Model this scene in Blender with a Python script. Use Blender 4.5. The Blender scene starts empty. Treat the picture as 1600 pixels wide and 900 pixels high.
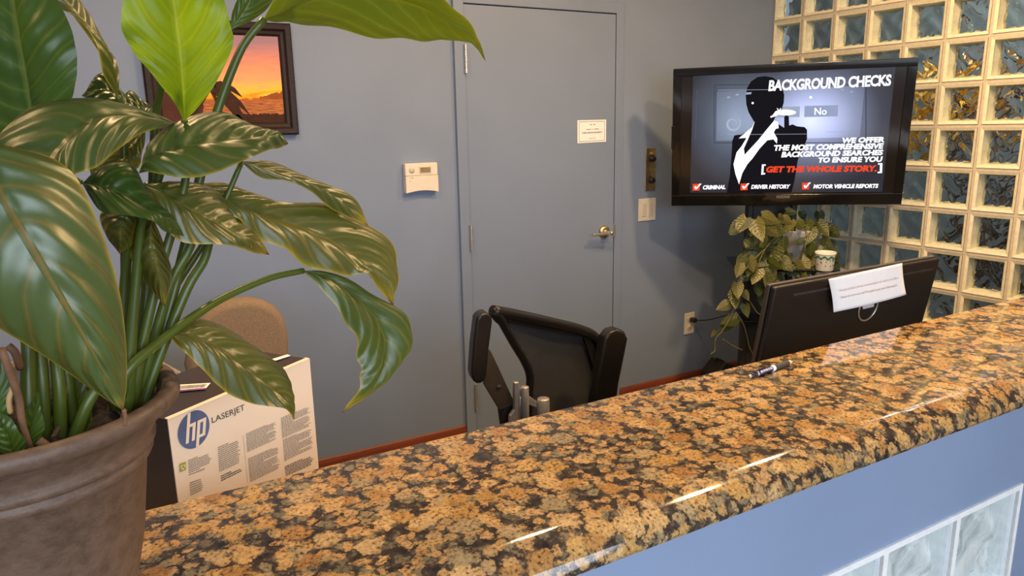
import bpy, bmesh, math, random
from mathutils import Vector, Matrix, Quaternion
from mathutils.geometry import tessellate_polygon
random.seed(7)
S = bpy.context.scene
COL = S.collection
V = Vector

# ------------------------------------------------------------------ camera
EYE = V((0.0, 0.0, 1.527))
FPX = 1138.96
YAW, PITCH, ROLL = math.radians(29.3177), math.radians(12.6608), math.radians(-1.0976)
FW = V((math.sin(YAW) * math.cos(PITCH), math.cos(YAW) * math.cos(PITCH), -math.sin(PITCH)))
_r = FW.cross(V((0, 0, 1))).normalized()
_u = _r.cross(FW)
RT = math.cos(ROLL) * _r + math.sin(ROLL) * _u
UP = -math.sin(ROLL) * _r + math.cos(ROLL) * _u
cam_data = bpy.data.cameras.new('camera')
cam_data.sensor_width = 36.0
cam_data.lens = FPX / 1600.0 * 36.0
cam_data.clip_start = 0.02
cam = bpy.data.objects.new('camera', cam_data)
COL.objects.link(cam)
cam.matrix_world = Matrix(((RT.x, UP.x, -FW.x, EYE.x), (RT.y, UP.y, -FW.y, EYE.y), (RT.z, UP.z, -FW.z, EYE.z), (0, 0, 0, 1)))
S.camera = cam

# ------------------------------------------------------------------ view, world
S.view_settings.view_transform = 'Standard'
S.view_settings.look = 'None'
S.view_settings.gamma = 1.0
S.view_settings.exposure = 0.0
S.view_settings.use_curve_mapping = False
S.cycles.use_denoising = True
world = bpy.data.worlds.new('world')
S.world = world
world.use_nodes = True
world.node_tree.nodes['Background'].inputs[0].default_value = (0.72, 0.84, 1.0, 1)
world.node_tree.nodes['Background'].inputs[1].default_value = 0.25

def area(name, loc, target, size, power, color, shape='RECTANGLE', size_y=None, spread=180):
    d = bpy.data.lights.new(name, 'AREA')
    d.shape = shape
    d.size = size
    if size_y: d.size_y = size_y
    d.energy = power
    d.color = color
    d.spread = math.radians(spread)
    o = bpy.data.objects.new(name, d)
    COL.objects.link(o)
    o.location = loc
    o.rotation_euler = (V(target) - V(loc)).to_track_quat('-Z', 'Y').to_euler()
    return o
# daylight entering through the shop window behind the camera
DAY = (0.81, 0.92, 1.07)
WARM = (1.0, 0.65, 0.32)
area('window_daylight', (-0.2, -1.62, 1.62), (-0.2, -0.62, 0.90), 4.0, 66, DAY, 'RECTANGLE', 1.7, 116)
# unseen lamp added to brighten the corridor beyond the glass blocks
area('corridor_fill', (3.78, 2.2, 3.15), (3.95, 2.2, 0), 0.25, 115, (0.92, 0.97, 1.0), 'RECTANGLE', 3.6)

# ------------------------------------------------------------------ helpers: space
def ray(px, py): return FW * FPX + RT * (px - 800) - UP * (py - 450)
def at(px, py, Y):
    d = ray(px, py); return EYE + d * (Y / d.y)
def atz(px, py, Z):
    d = ray(px, py); return EYE + d * ((Z - EYE.z) / d.z)
def atx(px, py, X):
    d = ray(px, py); return EYE + d * (X / d.x)
def atp(px, py, P, N):
    d = ray(px, py); return EYE + d * ((P - EYE).dot(N) / d.dot(N))

# ------------------------------------------------------------------ helpers: materials
def mat(name, color, rough=0.5, metal=0.0, spec=0.5, coat=0.0, noise=0.0, nscale=30.0, bump=0.0, bscale=200.0, emit=None, estr=1.0, coat_rough=0.05):
    m = bpy.data.materials.new(name)
    m.use_nodes = True
    nt = m.node_tree
    b = nt.nodes['Principled BSDF']
    b.inputs['Base Color'].default_value = (*color, 1)
    b.inputs['Roughness'].default_value = rough
    b.inputs['Metallic'].default_value = metal
    b.inputs['Specular IOR Level'].default_value = spec
    b.inputs['Coat Weight'].default_value = coat
    b.inputs['Coat Roughness'].default_value = coat_rough
    if emit:
        b.inputs['Emission Color'].default_value = (*emit, 1)
        b.inputs['Emission Strength'].default_value = estr
    tc = None
    if noise or bump:
        tc = nt.nodes.new('ShaderNodeTexCoord')
    if noise:
        n = nt.nodes.new('ShaderNodeTexNoise'); n.inputs['Scale'].default_value = nscale; n.inputs['Detail'].default_value = 4
        nt.links.new(tc.outputs['Object'], n.inputs['Vector'])
        r = nt.nodes.new('ShaderNodeValToRGB')
        r.color_ramp.elements[0].position = 0.3; r.color_ramp.elements[1].position = 0.7
        r.color_ramp.elements[0].color = (*[c * (1 - noise) for c in color], 1)
        r.color_ramp.elements[1].color = (*[min(1, c * (1 + noise)) for c in color], 1)
        nt.links.new(n.outputs['Fac'], r.inputs['Fac'])
        nt.links.new(r.outputs['Color'], b.inputs['Base Color'])
    if bump:
        n2 = nt.nodes.new('ShaderNodeTexNoise'); n2.inputs['Scale'].default_value = bscale; n2.inputs['Detail'].default_value = 3
        nt.links.new(tc.outputs['Object'], n2.inputs['Vector'])
        bp = nt.nodes.new('ShaderNodeBump'); bp.inputs['Strength'].default_value = bump; bp.inputs['Distance'].default_value = 0.003
        nt.links.new(n2.outputs['Fac'], bp.inputs['Height'])
        nt.links.new(bp.outputs['Normal'], b.inputs['Normal'])
    return m

def emat(name, color, strength=1.0):
    m = bpy.data.materials.new(name); m.use_nodes = True
    nt = m.node_tree; nt.nodes.remove(nt.nodes['Principled BSDF'])
    e = nt.nodes.new('ShaderNodeEmission'); e.inputs[0].default_value = (*color, 1); e.inputs[1].default_value = strength
    nt.links.new(e.outputs[0], nt.nodes['Material Output'].inputs['Surface'])
    return m

class NT:
    """tiny node-graph helper"""
    def __init__(s, m): s.m = m; s.t = m.node_tree
    def n(s, typ, **kw):
        nd = s.t.nodes.new(typ)
        for k, v in kw.items():
            if k.startswith('i_'):
                key = k[2:]
                nd.inputs[int(key) if key.isdigit() else key.replace('_', ' ')].default_value = v
            else: setattr(nd, k, v)
        return nd
    def l(s, a, b): s.t.links.new(a, b)
    def math(s, op, a, b=None, clamp=False):
        nd = s.n('ShaderNodeMath', operation=op, use_clamp=clamp)
        for i, x in enumerate((a, b)):
            if x is None: continue
            if isinstance(x, (int, float)): nd.inputs[i].default_value = x
            else: s.l(x, nd.inputs[i])
        return nd.outputs[0]
    def ramp(s, fac, stops, interp='LINEAR'):
        nd = s.n('ShaderNodeValToRGB'); cr = nd.color_ramp; cr.interpolation = interp
        while len(cr.elements) < len(stops): cr.elements.new(0.5)
        for e, (p, c) in zip(cr.elements, stops):
            e.position = p; e.color = (*c, 1) if len(c) == 3 else c
        s.l(fac, nd.inputs['Fac']); return nd.outputs['Color']
    def mix(s, fac, a, b, blend='MIX'):
        nd = s.n('ShaderNodeMix', data_type='RGBA', blend_type=blend)
        for i, x in ((0, fac), (6, a), (7, b)):
            if isinstance(x, (int, float)): nd.inputs[i].default_value = x
            elif isinstance(x, tuple): nd.inputs[i].default_value = (*x, 1)
            else: s.l(x, nd.inputs[i])
        return nd.outputs[2]

# ------------------------------------------------------------------ helpers: objects
def tag(o, label=None, cat=None, group=None, kind=None):
    if label: o['label'] = label
    if cat: o['category'] = cat
    if group: o['group'] = group
    if kind: o['kind'] = kind
    return o
def empty(name, loc, label, cat, group=None):
    o = bpy.data.objects.new(name, None); COL.objects.link(o)
    o.empty_display_size = 0.05
    o.location = loc
    o.matrix_basis = Matrix.Translation(V(loc))
    return tag(o, label, cat, group)
def wmat(o):
    M = o.matrix_basis.copy()
    if o.parent: M = wmat(o.parent) @ o.matrix_parent_inverse @ M
    return M
def adopt(o, parent):
    if parent is not None:
        o.parent = parent
        o.matrix_parent_inverse = wmat(parent).inverted()
    return o
def link(name, me, m=None, parent=None, label=None):
    if m is not None:
        for x in (m if isinstance(m, (list, tuple)) else [m]): me.materials.append(x)
    o = bpy.data.objects.new(name, me); COL.objects.link(o)
    adopt(o, parent)
    if label: o['label'] = label
    return o
def recenter(o):
    """put the origin of a mesh (built in world coordinates) at its middle"""
    me = o.data
    lo = V((min(v.co.x for v in me.vertices), min(v.co.y for v in me.vertices), min(v.co.z for v in me.vertices)))
    hi = V((max(v.co.x for v in me.vertices), max(v.co.y for v in me.vertices), max(v.co.z for v in me.vertices)))
    c = (lo + hi) / 2
    me.transform(Matrix.Translation(-c)); o.location = c; o.matrix_basis = Matrix.Translation(c)
    return o
def bm_obj(name, bm, m=None, parent=None, smooth=False, label=None):
    bmesh.ops.recalc_face_normals(bm, faces=bm.faces)
    me = bpy.data.meshes.new(name); bm.to_mesh(me); bm.free()
    if smooth:
        for p in me.polygons: p.use_smooth = True
    return link(name, me, m, parent, label)
def bevel(o, w, seg=3):
    md = o.modifiers.new('bevel', 'BEVEL'); md.width = w; md.segments = seg; md.limit_method = 'ANGLE'; md.angle_limit = math.radians(40)
    for p in o.data.polygons: p.use_smooth = True
    wn = o.modifiers.new('wn', 'WEIGHTED_NORMAL'); wn.keep_sharp = False
    return o
def addbox(bm, lo, hi, M=None):
    c = (V(lo) + V(hi)) / 2; d = V(hi) - V(lo)
    T = Matrix.Translation(c) @ Matrix.Diagonal((d.x, d.y, d.z, 1))
    if M is not None: T = M @ T
    return bmesh.ops.create_cube(bm, size=1.0, matrix=T)['verts']
def box(name, lo, hi, m, parent=None, M=None, bev=0.0, label=None):
    bm = bmesh.new(); addbox(bm, lo, hi, M)
    o = bm_obj(name, bm, m, parent, label=label)
    if bev: bevel(o, bev)
    return o
def addtube(bm, pts, rad, seg=10, cap=True):
    pts = [V(p) for p in pts]; n = len(pts)
    rads = rad if isinstance(rad, (list, tuple)) else [rad] * n
    rings = []; prev = None
    for i, p in enumerate(pts):
        t = (pts[min(i + 1, n - 1)] - pts[max(i - 1, 0)]).normalized()
        if prev is None:
            a = t.orthogonal().normalized()
        else:
            a = (prev - t * prev.dot(t)).normalized()
        prev = a; b = t.cross(a)
        rings.append([bm.verts.new(p + (a * math.cos(k * 2 * math.pi / seg) + b * math.sin(k * 2 * math.pi / seg)) * rads[i]) for k in range(seg)])
    for i in range(n - 1):
        for k in range(seg):
            bm.faces.new((rings[i][k], rings[i][(k + 1) % seg], rings[i + 1][(k + 1) % seg], rings[i + 1][k]))
    if cap:
        bm.faces.new(rings[0][::-1]); bm.faces.new(rings[-1])
def tube(name, pts, rad, m, parent=None, seg=10, label=None):
    bm = bmesh.new(); addtube(bm, pts, rad, seg)
    return bm_obj(name, bm, m, parent, True, label)
def spline(pts, n):
    """Catmull-Rom through control tuples, n samples"""
    P = [V(p) for p in pts]; k = len(P); out = []
    for i in range(n):
        t = i / (n - 1) * (k - 1); j = min(int(t), k - 2); f = t - j
        p1, p2 = P[j], P[j + 1]
        p0 = P[j - 1] if j > 0 else p1 * 2 - p2
        p3 = P[j + 2] if j + 2 < k else p2 * 2 - p1
        out.append(0.5 * ((2 * p1) + (p2 - p0) * f + (2 * p0 - 5 * p1 + 4 * p2 - p3) * f * f + (3 * p1 - p0 - 3 * p2 + p3) * f ** 3))
    return out
def addlathe(bm, prof, c, seg=48, M=None):
    c = V(c); rings = []
    for (r, z) in prof:
        if r < 1e-5: rings.append([bm.verts.new(c + V((0, 0, z)))])
        else: rings.append([bm.verts.new(c + V((r * math.cos(k * 2 * math.pi / seg), r * math.sin(k * 2 * math.pi / seg), z))) for k in range(seg)])
    for a, b in zip(rings, rings[1:]):
        for k in range(seg):
            k2 = (k + 1) % seg
            if len(a) == 1 and len(b) == 1: continue
            if len(a) == 1: bm.faces.new((a[0], b[k], b[k2]))
            elif len(b) == 1: bm.faces.new((a[k], a[k2], b[0]))
            else: bm.faces.new((a[k], a[k2], b[k2], b[k]))
    if M is not None: bmesh.ops.transform(bm, matrix=M, verts=bm.verts)
def lathe(name, prof, c, m, parent=None, seg=48, M=None, label=None):
    bm = bmesh.new(); addlathe(bm, prof, c, seg, M)
    return bm_obj(name, bm, m, parent, True, label)
def addprism(bm, pts, off):
    off = V(off)
    a = [bm.verts.new(V(p)) for p in pts]; b = [bm.verts.new(V(p) + off) for p in pts]
    bm.faces.new(a); bm.faces.new(b[::-1]); n = len(a)
    for i in range(n): bm.faces.new((a[i], b[i], b[(i + 1) % n], a[(i + 1) % n]))
def prism(name, pts, off, m, parent=None, bev=0.0, label=None):
    bm = bmesh.new(); addprism(bm, pts, off)
    o = bm_obj(name, bm, m, parent, label=label)
    if bev: bevel(o, bev)
    return o
def flat(name, pts, m, parent=None, off=None, label=None):
    """thin printed shape: polygon with a hair of thickness"""
    bm = bmesh.new()
    if off is None:
        vs = [bm.verts.new(V(p)) for p in pts]
        for t in tessellate_polygon([[V(p) for p in pts]]):
            try: bm.faces.new([vs[k] for k in t])
            except ValueError: pass
    else: addprism(bm, pts, off)
    return bm_obj(name, bm, m, parent, label=label)
def text_mesh(body, shear=0.0, bold=0.0, spacing=1.0):
    c = bpy.data.curves.new('t', 'FONT'); c.body = body; c.shear = shear; c.offset = bold; c.space_character = spacing
    c.resolution_u = 3
    o = bpy.data.objects.new('t', c); COL.objects.link(o)
    dg = bpy.context.evaluated_depsgraph_get()
    me = bpy.data.meshes.new_from_object(o.evaluated_get(dg))
    bpy.data.objects.remove(o); bpy.data.curves.remove(c)
    return me
def text_quad(name, body, q, m, parent, shear=0.0, bold=0.0, spacing=1.0, lift=None):
    """lettering whose bounding box fills the 3D quad q = TL, TR, BR, BL"""
    me = text_mesh(body, shear, bold, spacing); me.name = name
    xs = [v.co.x for v in me.vertices]; ys = [v.co.y for v in me.vertices]
    x0, x1, y0, y1 = min(xs), max(xs), min(ys), max(ys)
    TL, TR, BR, BL = [V(p) for p in q]
    for v in me.vertices:
        s = (v.co.x - x0) / (x1 - x0); t = (v.co.y - y0) / (y1 - y0)
        v.co = (BL * (1 - s) + BR * s) * (1 - t) + (TL * (1 - s) + TR * s) * t + (lift if lift else V((0, 0, 0)))
    me.update()
    me.materials.clear()
    return link(name, me, m, parent)
def copy_obj(o, M, parent=None, name=None):
    c = o.copy(); COL.objects.link(c)
    c.parent = None; c.matrix_parent_inverse = Matrix()
    c.matrix_basis = M
    if parent is not None: adopt(c, parent)
    return c

# ------------------------------------------------------------------ materials of the room
M_paint = mat('blue_wall_paint', (0.210, 0.264, 0.378), rough=0.55, noise=0.05, nscale=3, bump=0.08, bscale=260)
M_paint_door = mat('blue_door_paint', (0.210, 0.264, 0.378), rough=0.38, noise=0.04, nscale=2, bump=0.03, bscale=160)
M_ceiling = mat('white_ceiling', (0.72, 0.70, 0.66), rough=0.9, bump=0.2, bscale=90)
M_floor = mat('grey_carpet', (0.13, 0.12, 0.115), rough=0.95, noise=0.35, nscale=180, bump=0.5, bscale=500)
M_white_wall = mat('white_lobby_paint', (0.62, 0.61, 0.58), rough=0.8, noise=0.04, nscale=3)
M_mortar = mat('cream_mortar', (0.66, 0.59, 0.50), rough=0.6, noise=0.08, nscale=60, bump=0.3, bscale=150)
M_mortar_w = mat('white_mortar', (0.78, 0.76, 0.73), rough=0.6, noise=0.06, nscale=60, bump=0.3, bscale=150)
M_blackpl = mat('black_plastic', (0.018, 0.015, 0.014), rough=0.35, noise=0.1, nscale=40)
M_blackgl = mat('gloss_black', (0.007, 0.006, 0.006), rough=0.08, noise=0.1, nscale=40)
M_blackmat = mat('matt_black', (0.016, 0.014, 0.013), rough=0.55, noise=0.15, nscale=40)
M_steel = mat('brushed_steel', (0.62, 0.58, 0.52), rough=0.36, metal=0.85, noise=0.06, nscale=80)
M_brass = mat('satin_brass', (0.62, 0.47, 0.27), rough=0.32, metal=1.0, noise=0.08, nscale=60)
M_white_pl = mat('ivory_plastic', (0.78, 0.70, 0.58), rough=0.4, noise=0.03, nscale=30)
M_paper = mat('white_paper', (0.92, 0.91, 0.90), rough=0.8, noise=0.02, nscale=40)
M_ink = mat('dark_ink', (0.03, 0.025, 0.022), rough=0.7, noise=0.1, nscale=40)
M_inkgrey = mat('grey_ink', (0.24, 0.20, 0.16), rough=0.7, noise=0.1, nscale=40)

def wood_mat(name, c1, c2, scale, rough):
    m = mat(name, c1, rough=rough, spec=0.3); g = NT(m); b = m.node_tree.nodes['Principled BSDF']
    tc = g.n('ShaderNodeTexCoord'); mp = g.n('ShaderNodeMapping'); mp.inputs['Scale'].default_value = scale
    g.l(tc.outputs['Object'], mp.inputs['Vector'])
    nz = g.n('ShaderNodeTexNoise', i_Scale=6.0, i_Detail=6.0, i_Distortion=0.6); g.l(mp.outputs[0], nz.inputs['Vector'])
    g.l(g.ramp(nz.outputs['Fac'], [(0.3, c1), (0.7, c2)]), b.inputs['Base Color'])
    return m
M_cherry = wood_mat('cherry_wood', (0.13, 0.028, 0.014), (0.24, 0.060, 0.028), (1, 30, 30), 0.5)
M_darkwood = wood_mat('dark_frame_wood', (0.014, 0.007, 0.005), (0.036, 0.018, 0.011), (8, 8, 40), 0.45)

def granite():
    m = mat('brown_granite', (0.4, 0.25, 0.1), rough=0.07, spec=0.85); g = NT(m); b = m.node_tree.nodes['Principled BSDF']
    tc = g.n('ShaderNodeTexCoord')
    nz = g.n('ShaderNodeTexNoise', i_Scale=48.0, i_Detail=6.0, i_Roughness=0.7); g.l(tc.outputs['Object'], nz.inputs['Vector'])
    sub = g.n('ShaderNodeVectorMath', operation='SUBTRACT'); g.l(nz.outputs['Color'], sub.inputs[0]); sub.inputs[1].default_value = (0.5, 0.5, 0.5)
    sc = g.n('ShaderNodeVectorMath', operation='SCALE'); g.l(sub.outputs[0], sc.inputs[0]); sc.inputs['Scale'].default_value = 0.034
    add = g.n('ShaderNodeVectorMath', operation='ADD'); g.l(tc.outputs['Object'], add.inputs[0]); g.l(sc.outputs[0], add.inputs[1])
    def vor(scale, rnd=1.0):
        v = g.n('ShaderNodeTexVoronoi', feature='F1'); v.inputs['Scale'].default_value = scale; v.inputs['Randomness'].default_value = rnd
        g.l(add.outputs[0], v.inputs['Vector']); return v
    big = vor(27.0); small = vor(62.0)
    fine = g.n('ShaderNodeTexNoise', i_Scale=210.0, i_Detail=4.0, i_Roughness=0.7); g.l(tc.outputs['Object'], fine.inputs['Vector'])
    mid = g.n('ShaderNodeTexNoise', i_Scale=70.0, i_Detail=5.0, i_Roughness=0.65); g.l(tc.outputs['Object'], mid.inputs['Vector'])
    sep = g.n('ShaderNodeSeparateColor'); g.l(big.outputs['Color'], sep.inputs[0])
    sep2 = g.n('ShaderNodeSeparateColor'); g.l(small.outputs['Color'], sep2.inputs[0])
    orb = g.ramp(sep.outputs[0], [(0.0, (0.30, 0.155, 0.055)), (0.35, (0.42, 0.255, 0.085)), (0.7, (0.50, 0.33, 0.15)), (1.0, (0.26, 0.21, 0.12))])
    orb2 = g.ramp(sep2.outputs[1], [(0.0, (0.38, 0.215, 0.080)), (0.55, (0.44, 0.275, 0.12)), (0.8, (0.20, 0.17, 0.10)), (1.0, (0.12, 0.10, 0.065))])
    dark = g.ramp(mid.outputs['Fac'], [(0.38, (0.016, 0.012, 0.011)), (0.56, (0.055, 0.040, 0.030)), (0.68, (0.20, 0.15, 0.085))])
    # flecks inside the orbs
    fl = g.ramp(fine.outputs['Fac'], [(0.36, (0.16, 0.13, 0.11)), (0.44, (0.80, 0.77, 0.74)), (0.66, (1.32, 1.28, 1.2))])
    orb = g.mix(1.0, orb, fl, 'MULTIPLY'); orb2 = g.mix(1.0, orb2, fl, 'MULTIPLY')
    d1 = g.math('ADD', big.outputs['Distance'], g.math('MULTIPLY', g.math('SUBTRACT', mid.outputs['Fac'], 0.5), 0.55))
    d2 = g.math('ADD', small.outputs['Distance'], g.math('MULTIPLY', g.math('SUBTRACT', mid.outputs['Fac'], 0.5), 0.6))
    m1 = g.ramp(d1, [(0.40, (1, 1, 1)), (0.50, (0, 0, 0))])
    m2 = g.ramp(d2, [(0.46, (1, 1, 1)), (0.56, (0, 0, 0))])
    base = g.mix(m2, dark, orb2)
    col = g.mix(m1, base, orb)
    g.l(col, b.inputs['Base Color'])
    return m
M_granite = granite()

YB = 2.956            # back wall plane
DX0, DX1, DZ = 1.444, 2.257, 2.030
CEIL = 2.70
GX0, GTH, GP, GZ0 = 3.3346, 0.0455955, 0.18769, 1.8578   # glass wall: corner x, angle, block pitch, reference joint height
GN_COL, GR0, GR1 = 9, -4, 8
def gpt(s, z): return V((GX0 + math.sin(GTH) * s, YB - math.cos(GTH) * s, z))

# back wall with a door opening
bm = bmesh.new()
FWd = 0.052
addbox(bm, (-2.6, YB, 0), (DX0 - FWd, YB + 0.12, CEIL))
addbox(bm, (DX1 + FWd, YB, 0), (3.46, YB + 0.12, CEIL))
addbox(bm, (DX0 - FWd, YB, DZ + FWd), (DX1 + FWd, YB + 0.12, CEIL))
wb = tag(bm_obj('wall_back', bm, M_paint), 'blue painted wall behind the reception desk', kind='structure')
# door frame
bm = bmesh.new()
pj = 0.018
addbox(bm, (DX0 - FWd, YB - pj, 0), (DX0 - 0.003, YB + 0.12, DZ + FWd))
addbox(bm, (DX1 + 0.003, YB - 0.006, 0), (DX1 + FWd, YB + 0.12, DZ + FWd))
addbox(bm, (DX0 - 0.003, YB - 0.008, DZ + 0.003), (DX1 + 0.003, YB + 0.12, DZ + FWd))
fr = tag(bm_obj('trim_1', bm, M_paint_door), 'blue painted steel door frame', kind='structure')
bevel(fr, 0.003, 2)
M_gap = mat('dark_gap', (0.01, 0.01, 0.012), rough=0.9, noise=0.1)
# door leaf
door = tag(box('door_1', (DX0 + 0.001, YB - 0.004, 0.008), (DX1 - 0.001, YB + 0.04, DZ - 0.001), M_paint_door), 'flat blue door with a lever handle', kind='structure')
bevel(door, 0.0025, 2)
for i, (pa, pb) in enumerate((((727, 70), (728, 115)), ((737, 350), (738, 390)), ((745, 597), (746, 637)))):
    za = at(*pa, YB).z; zb = at(*pb, YB).z; x = DX0 - 0.002
    bm = bmesh.new()
    h = za - zb
    for k in range(5):
        addlathe(bm, [(0, zb + h * k / 5 + 0.0006), (0.0075, zb + h * k / 5 + 0.0006), (0.0075, zb + h * (k + 1) / 5 - 0.0006), (0, zb + h * (k + 1) / 5 - 0.0006)], (x, YB - 0.0235, 0), 12)
    addbox(bm, (x - 0.002, YB - 0.024, zb), (x + 0.003, YB - 0.003, za))
    bm_obj('hinge', bm, M_steel, door)
lv = at(943, 362, YB)
rose = lathe('lever_rose', [(0, 0.014), (0.020, 0.014), (0.031, 0.008), (0.033, 0.0), (0, 0)], (0, 0, 0), M_brass, door, 36, Matrix.Translation((lv.x, YB - 0.004, lv.z)) @ Matrix.Rotation(math.pi / 2, 4, 'X'))
bm = bmesh.new()
cy = YB - 0.004
addlathe(bm, [(0, 0.012), (0.011, 0.012), (0.010, 0.052), (0, 0.052)], (0, 0, 0), 20, Matrix.Translation((lv.x, cy, lv.z)) @ Matrix.Rotation(math.pi / 2, 4, 'X'))
addbox(bm, (lv.x - 0.016, cy - 0.062, lv.z - 0.012), (lv.x + 0.014, cy - 0.044, lv.z + 0.010))
addbox(bm, (lv.x - 0.105, cy - 0.060, lv.z - 0.008), (lv.x - 0.012, cy - 0.048, lv.z + 0.006))
o = bm_obj('lever_handle', bm, M_steel, door); bevel(o, 0.003, 2)
lathe('keyhole', [(0, 0.004), (0.007, 0.003), (0.008, 0.0), (0, 0)], (0, 0, 0), M_steel, door, 20, Matrix.Translation((lv.x + 0.004, cy - 0.062, lv.z)) @ Matrix.Rotation(math.pi / 2, 4, 'X'))
box('strike_plate', (DX1 - 0.004, YB - 0.010, lv.z - 0.030), (DX1 + 0.008, YB + 0.006, lv.z + 0.032), M_steel, door)

# baseboards (left and right of the door)
def baseboard(name, x0, x1):
    prof = [(0.0, 0.0), (0.020, 0.0), (0.020, 0.060), (0.016, 0.070), (0.019, 0.078), (0.019, 0.086), (0.012, 0.096), (0.010, 0.112), (0.006, 0.124), (0.0, 0.130)]
    bm = bmesh.new(); addprism(bm, [(x0, YB - a, z) for a, z in prof], (x1 - x0, 0, 0))
    return tag(bm_obj(name, bm, M_cherry), 'reddish cherry wood baseboard', kind='structure')
baseboard('baseboard_back', -2.6, DX0 - FWd)
baseboard('baseboard_right', DX1 + FWd, 3.34)

tag(box('floor', (-2.72, -1.9, -0.1), (5.3, YB + 0.12, 0), M_floor), 'dark grey carpet floor', kind='structure')
tag(box('ceiling', (-2.72, -1.8, CEIL), (3.47, YB + 0.12, CEIL + 0.1), M_ceiling), 'white ceiling', kind='structure')
tag(box('wall_left', (-2.72, -1.8, 0), (-2.6, YB + 0.12, CEIL), M_paint), 'blue side wall', kind='structure')
# lobby wall with the shop window behind the camera
bm = bmesh.new()
addbox(bm, (-2.6, -1.8, 0), (3.47, -1.7, 0.55)); addbox(bm, (-2.6, -1.8, 2.5), (3.47, -1.7, CEIL))
addbox(bm, (1.85, -1.8, 0.55), (3.47, -1.7, 2.5))
tag(bm_obj('wall_front', bm, M_white_wall), 'white lobby wall with shop window', kind='structure')
w1 = tag(bpy.data.objects.new('window_1', None), 'shop window behind the viewer', kind='structure'); COL.objects.link(w1)
for xx in (-2.6, -1.12, 0.36, 1.80):
    box('window_mullion', (xx, -1.79, 0.55), (xx + 0.05, -1.71, 2.5), M_steel, w1)

# ------------------------------------------------------------------ glass block
def glass_clear():
    m = bpy.data.materials.new('clear_glass_face'); m.use_nodes = True; g = NT(m); t = m.node_tree
    t.nodes.remove(t.nodes['Principled BSDF'])
    tr = g.n('ShaderNodeBsdfTransparent'); tr.inputs[0].default_value = (0.95, 0.97, 0.95, 1)
    gl = g.n('ShaderNodeBsdfGlossy'); gl.inputs['Roughness'].default_value = 0.04
    tc = g.n('ShaderNodeTexCoord'); nz = g.n('ShaderNodeTexNoise', i_Scale=14.0, i_Detail=1.0, i_Distortion=1.2); g.l(tc.outputs['Object'], nz.inputs['Vector'])
    bp = g.n('ShaderNodeBump', i_Strength=0.5, i_Distance=0.012); g.l(nz.outputs['Fac'], bp.inputs['Height'])
    lw = g.n('ShaderNodeLayerWeight', i_Blend=0.5); g.l(bp.outputs[0], gl.inputs['Normal'])
    fac = g.math('ADD', 0.035, g.math('MULTIPLY', g.math('POWER', lw.outputs['Facing'], 4.0), 0.55))
    mx = g.n('ShaderNodeMixShader'); g.l(fac, mx.inputs[0]); g.l(tr.outputs[0], mx.inputs[1]); g.l(gl.outputs[0], mx.inputs[2])
    g.l(mx.outputs[0], t.nodes['Material Output'].inputs['Surface'])
    return m
M_gclear = glass_clear()
def glass_wavy():
    m = bpy.data.materials.new('wavy_glass'); m.use_nodes = True; g = NT(m); t = m.node_tree
    b = t.nodes['Principled BSDF']
    b.inputs['Base Color'].default_value = (0.93, 0.96, 0.93, 1)
    b.inputs['Transmission Weight'].default_value = 1.0
    b.inputs['Roughness'].default_value = 0.02
    b.inputs['IOR'].default_value = 1.48
    return m
M_gwavy = glass_wavy()
M_gside = mat('pale_block_edge', (0.88, 0.83, 0.64), rough=0.22, noise=0.10, nscale=45, bump=0.5, bscale=60)
M_gside_w = mat('white_block_edge', (0.72, 0.75, 0.76), rough=0.22, noise=0.08, nscale=45, bump=0.5, bscale=60)

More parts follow.
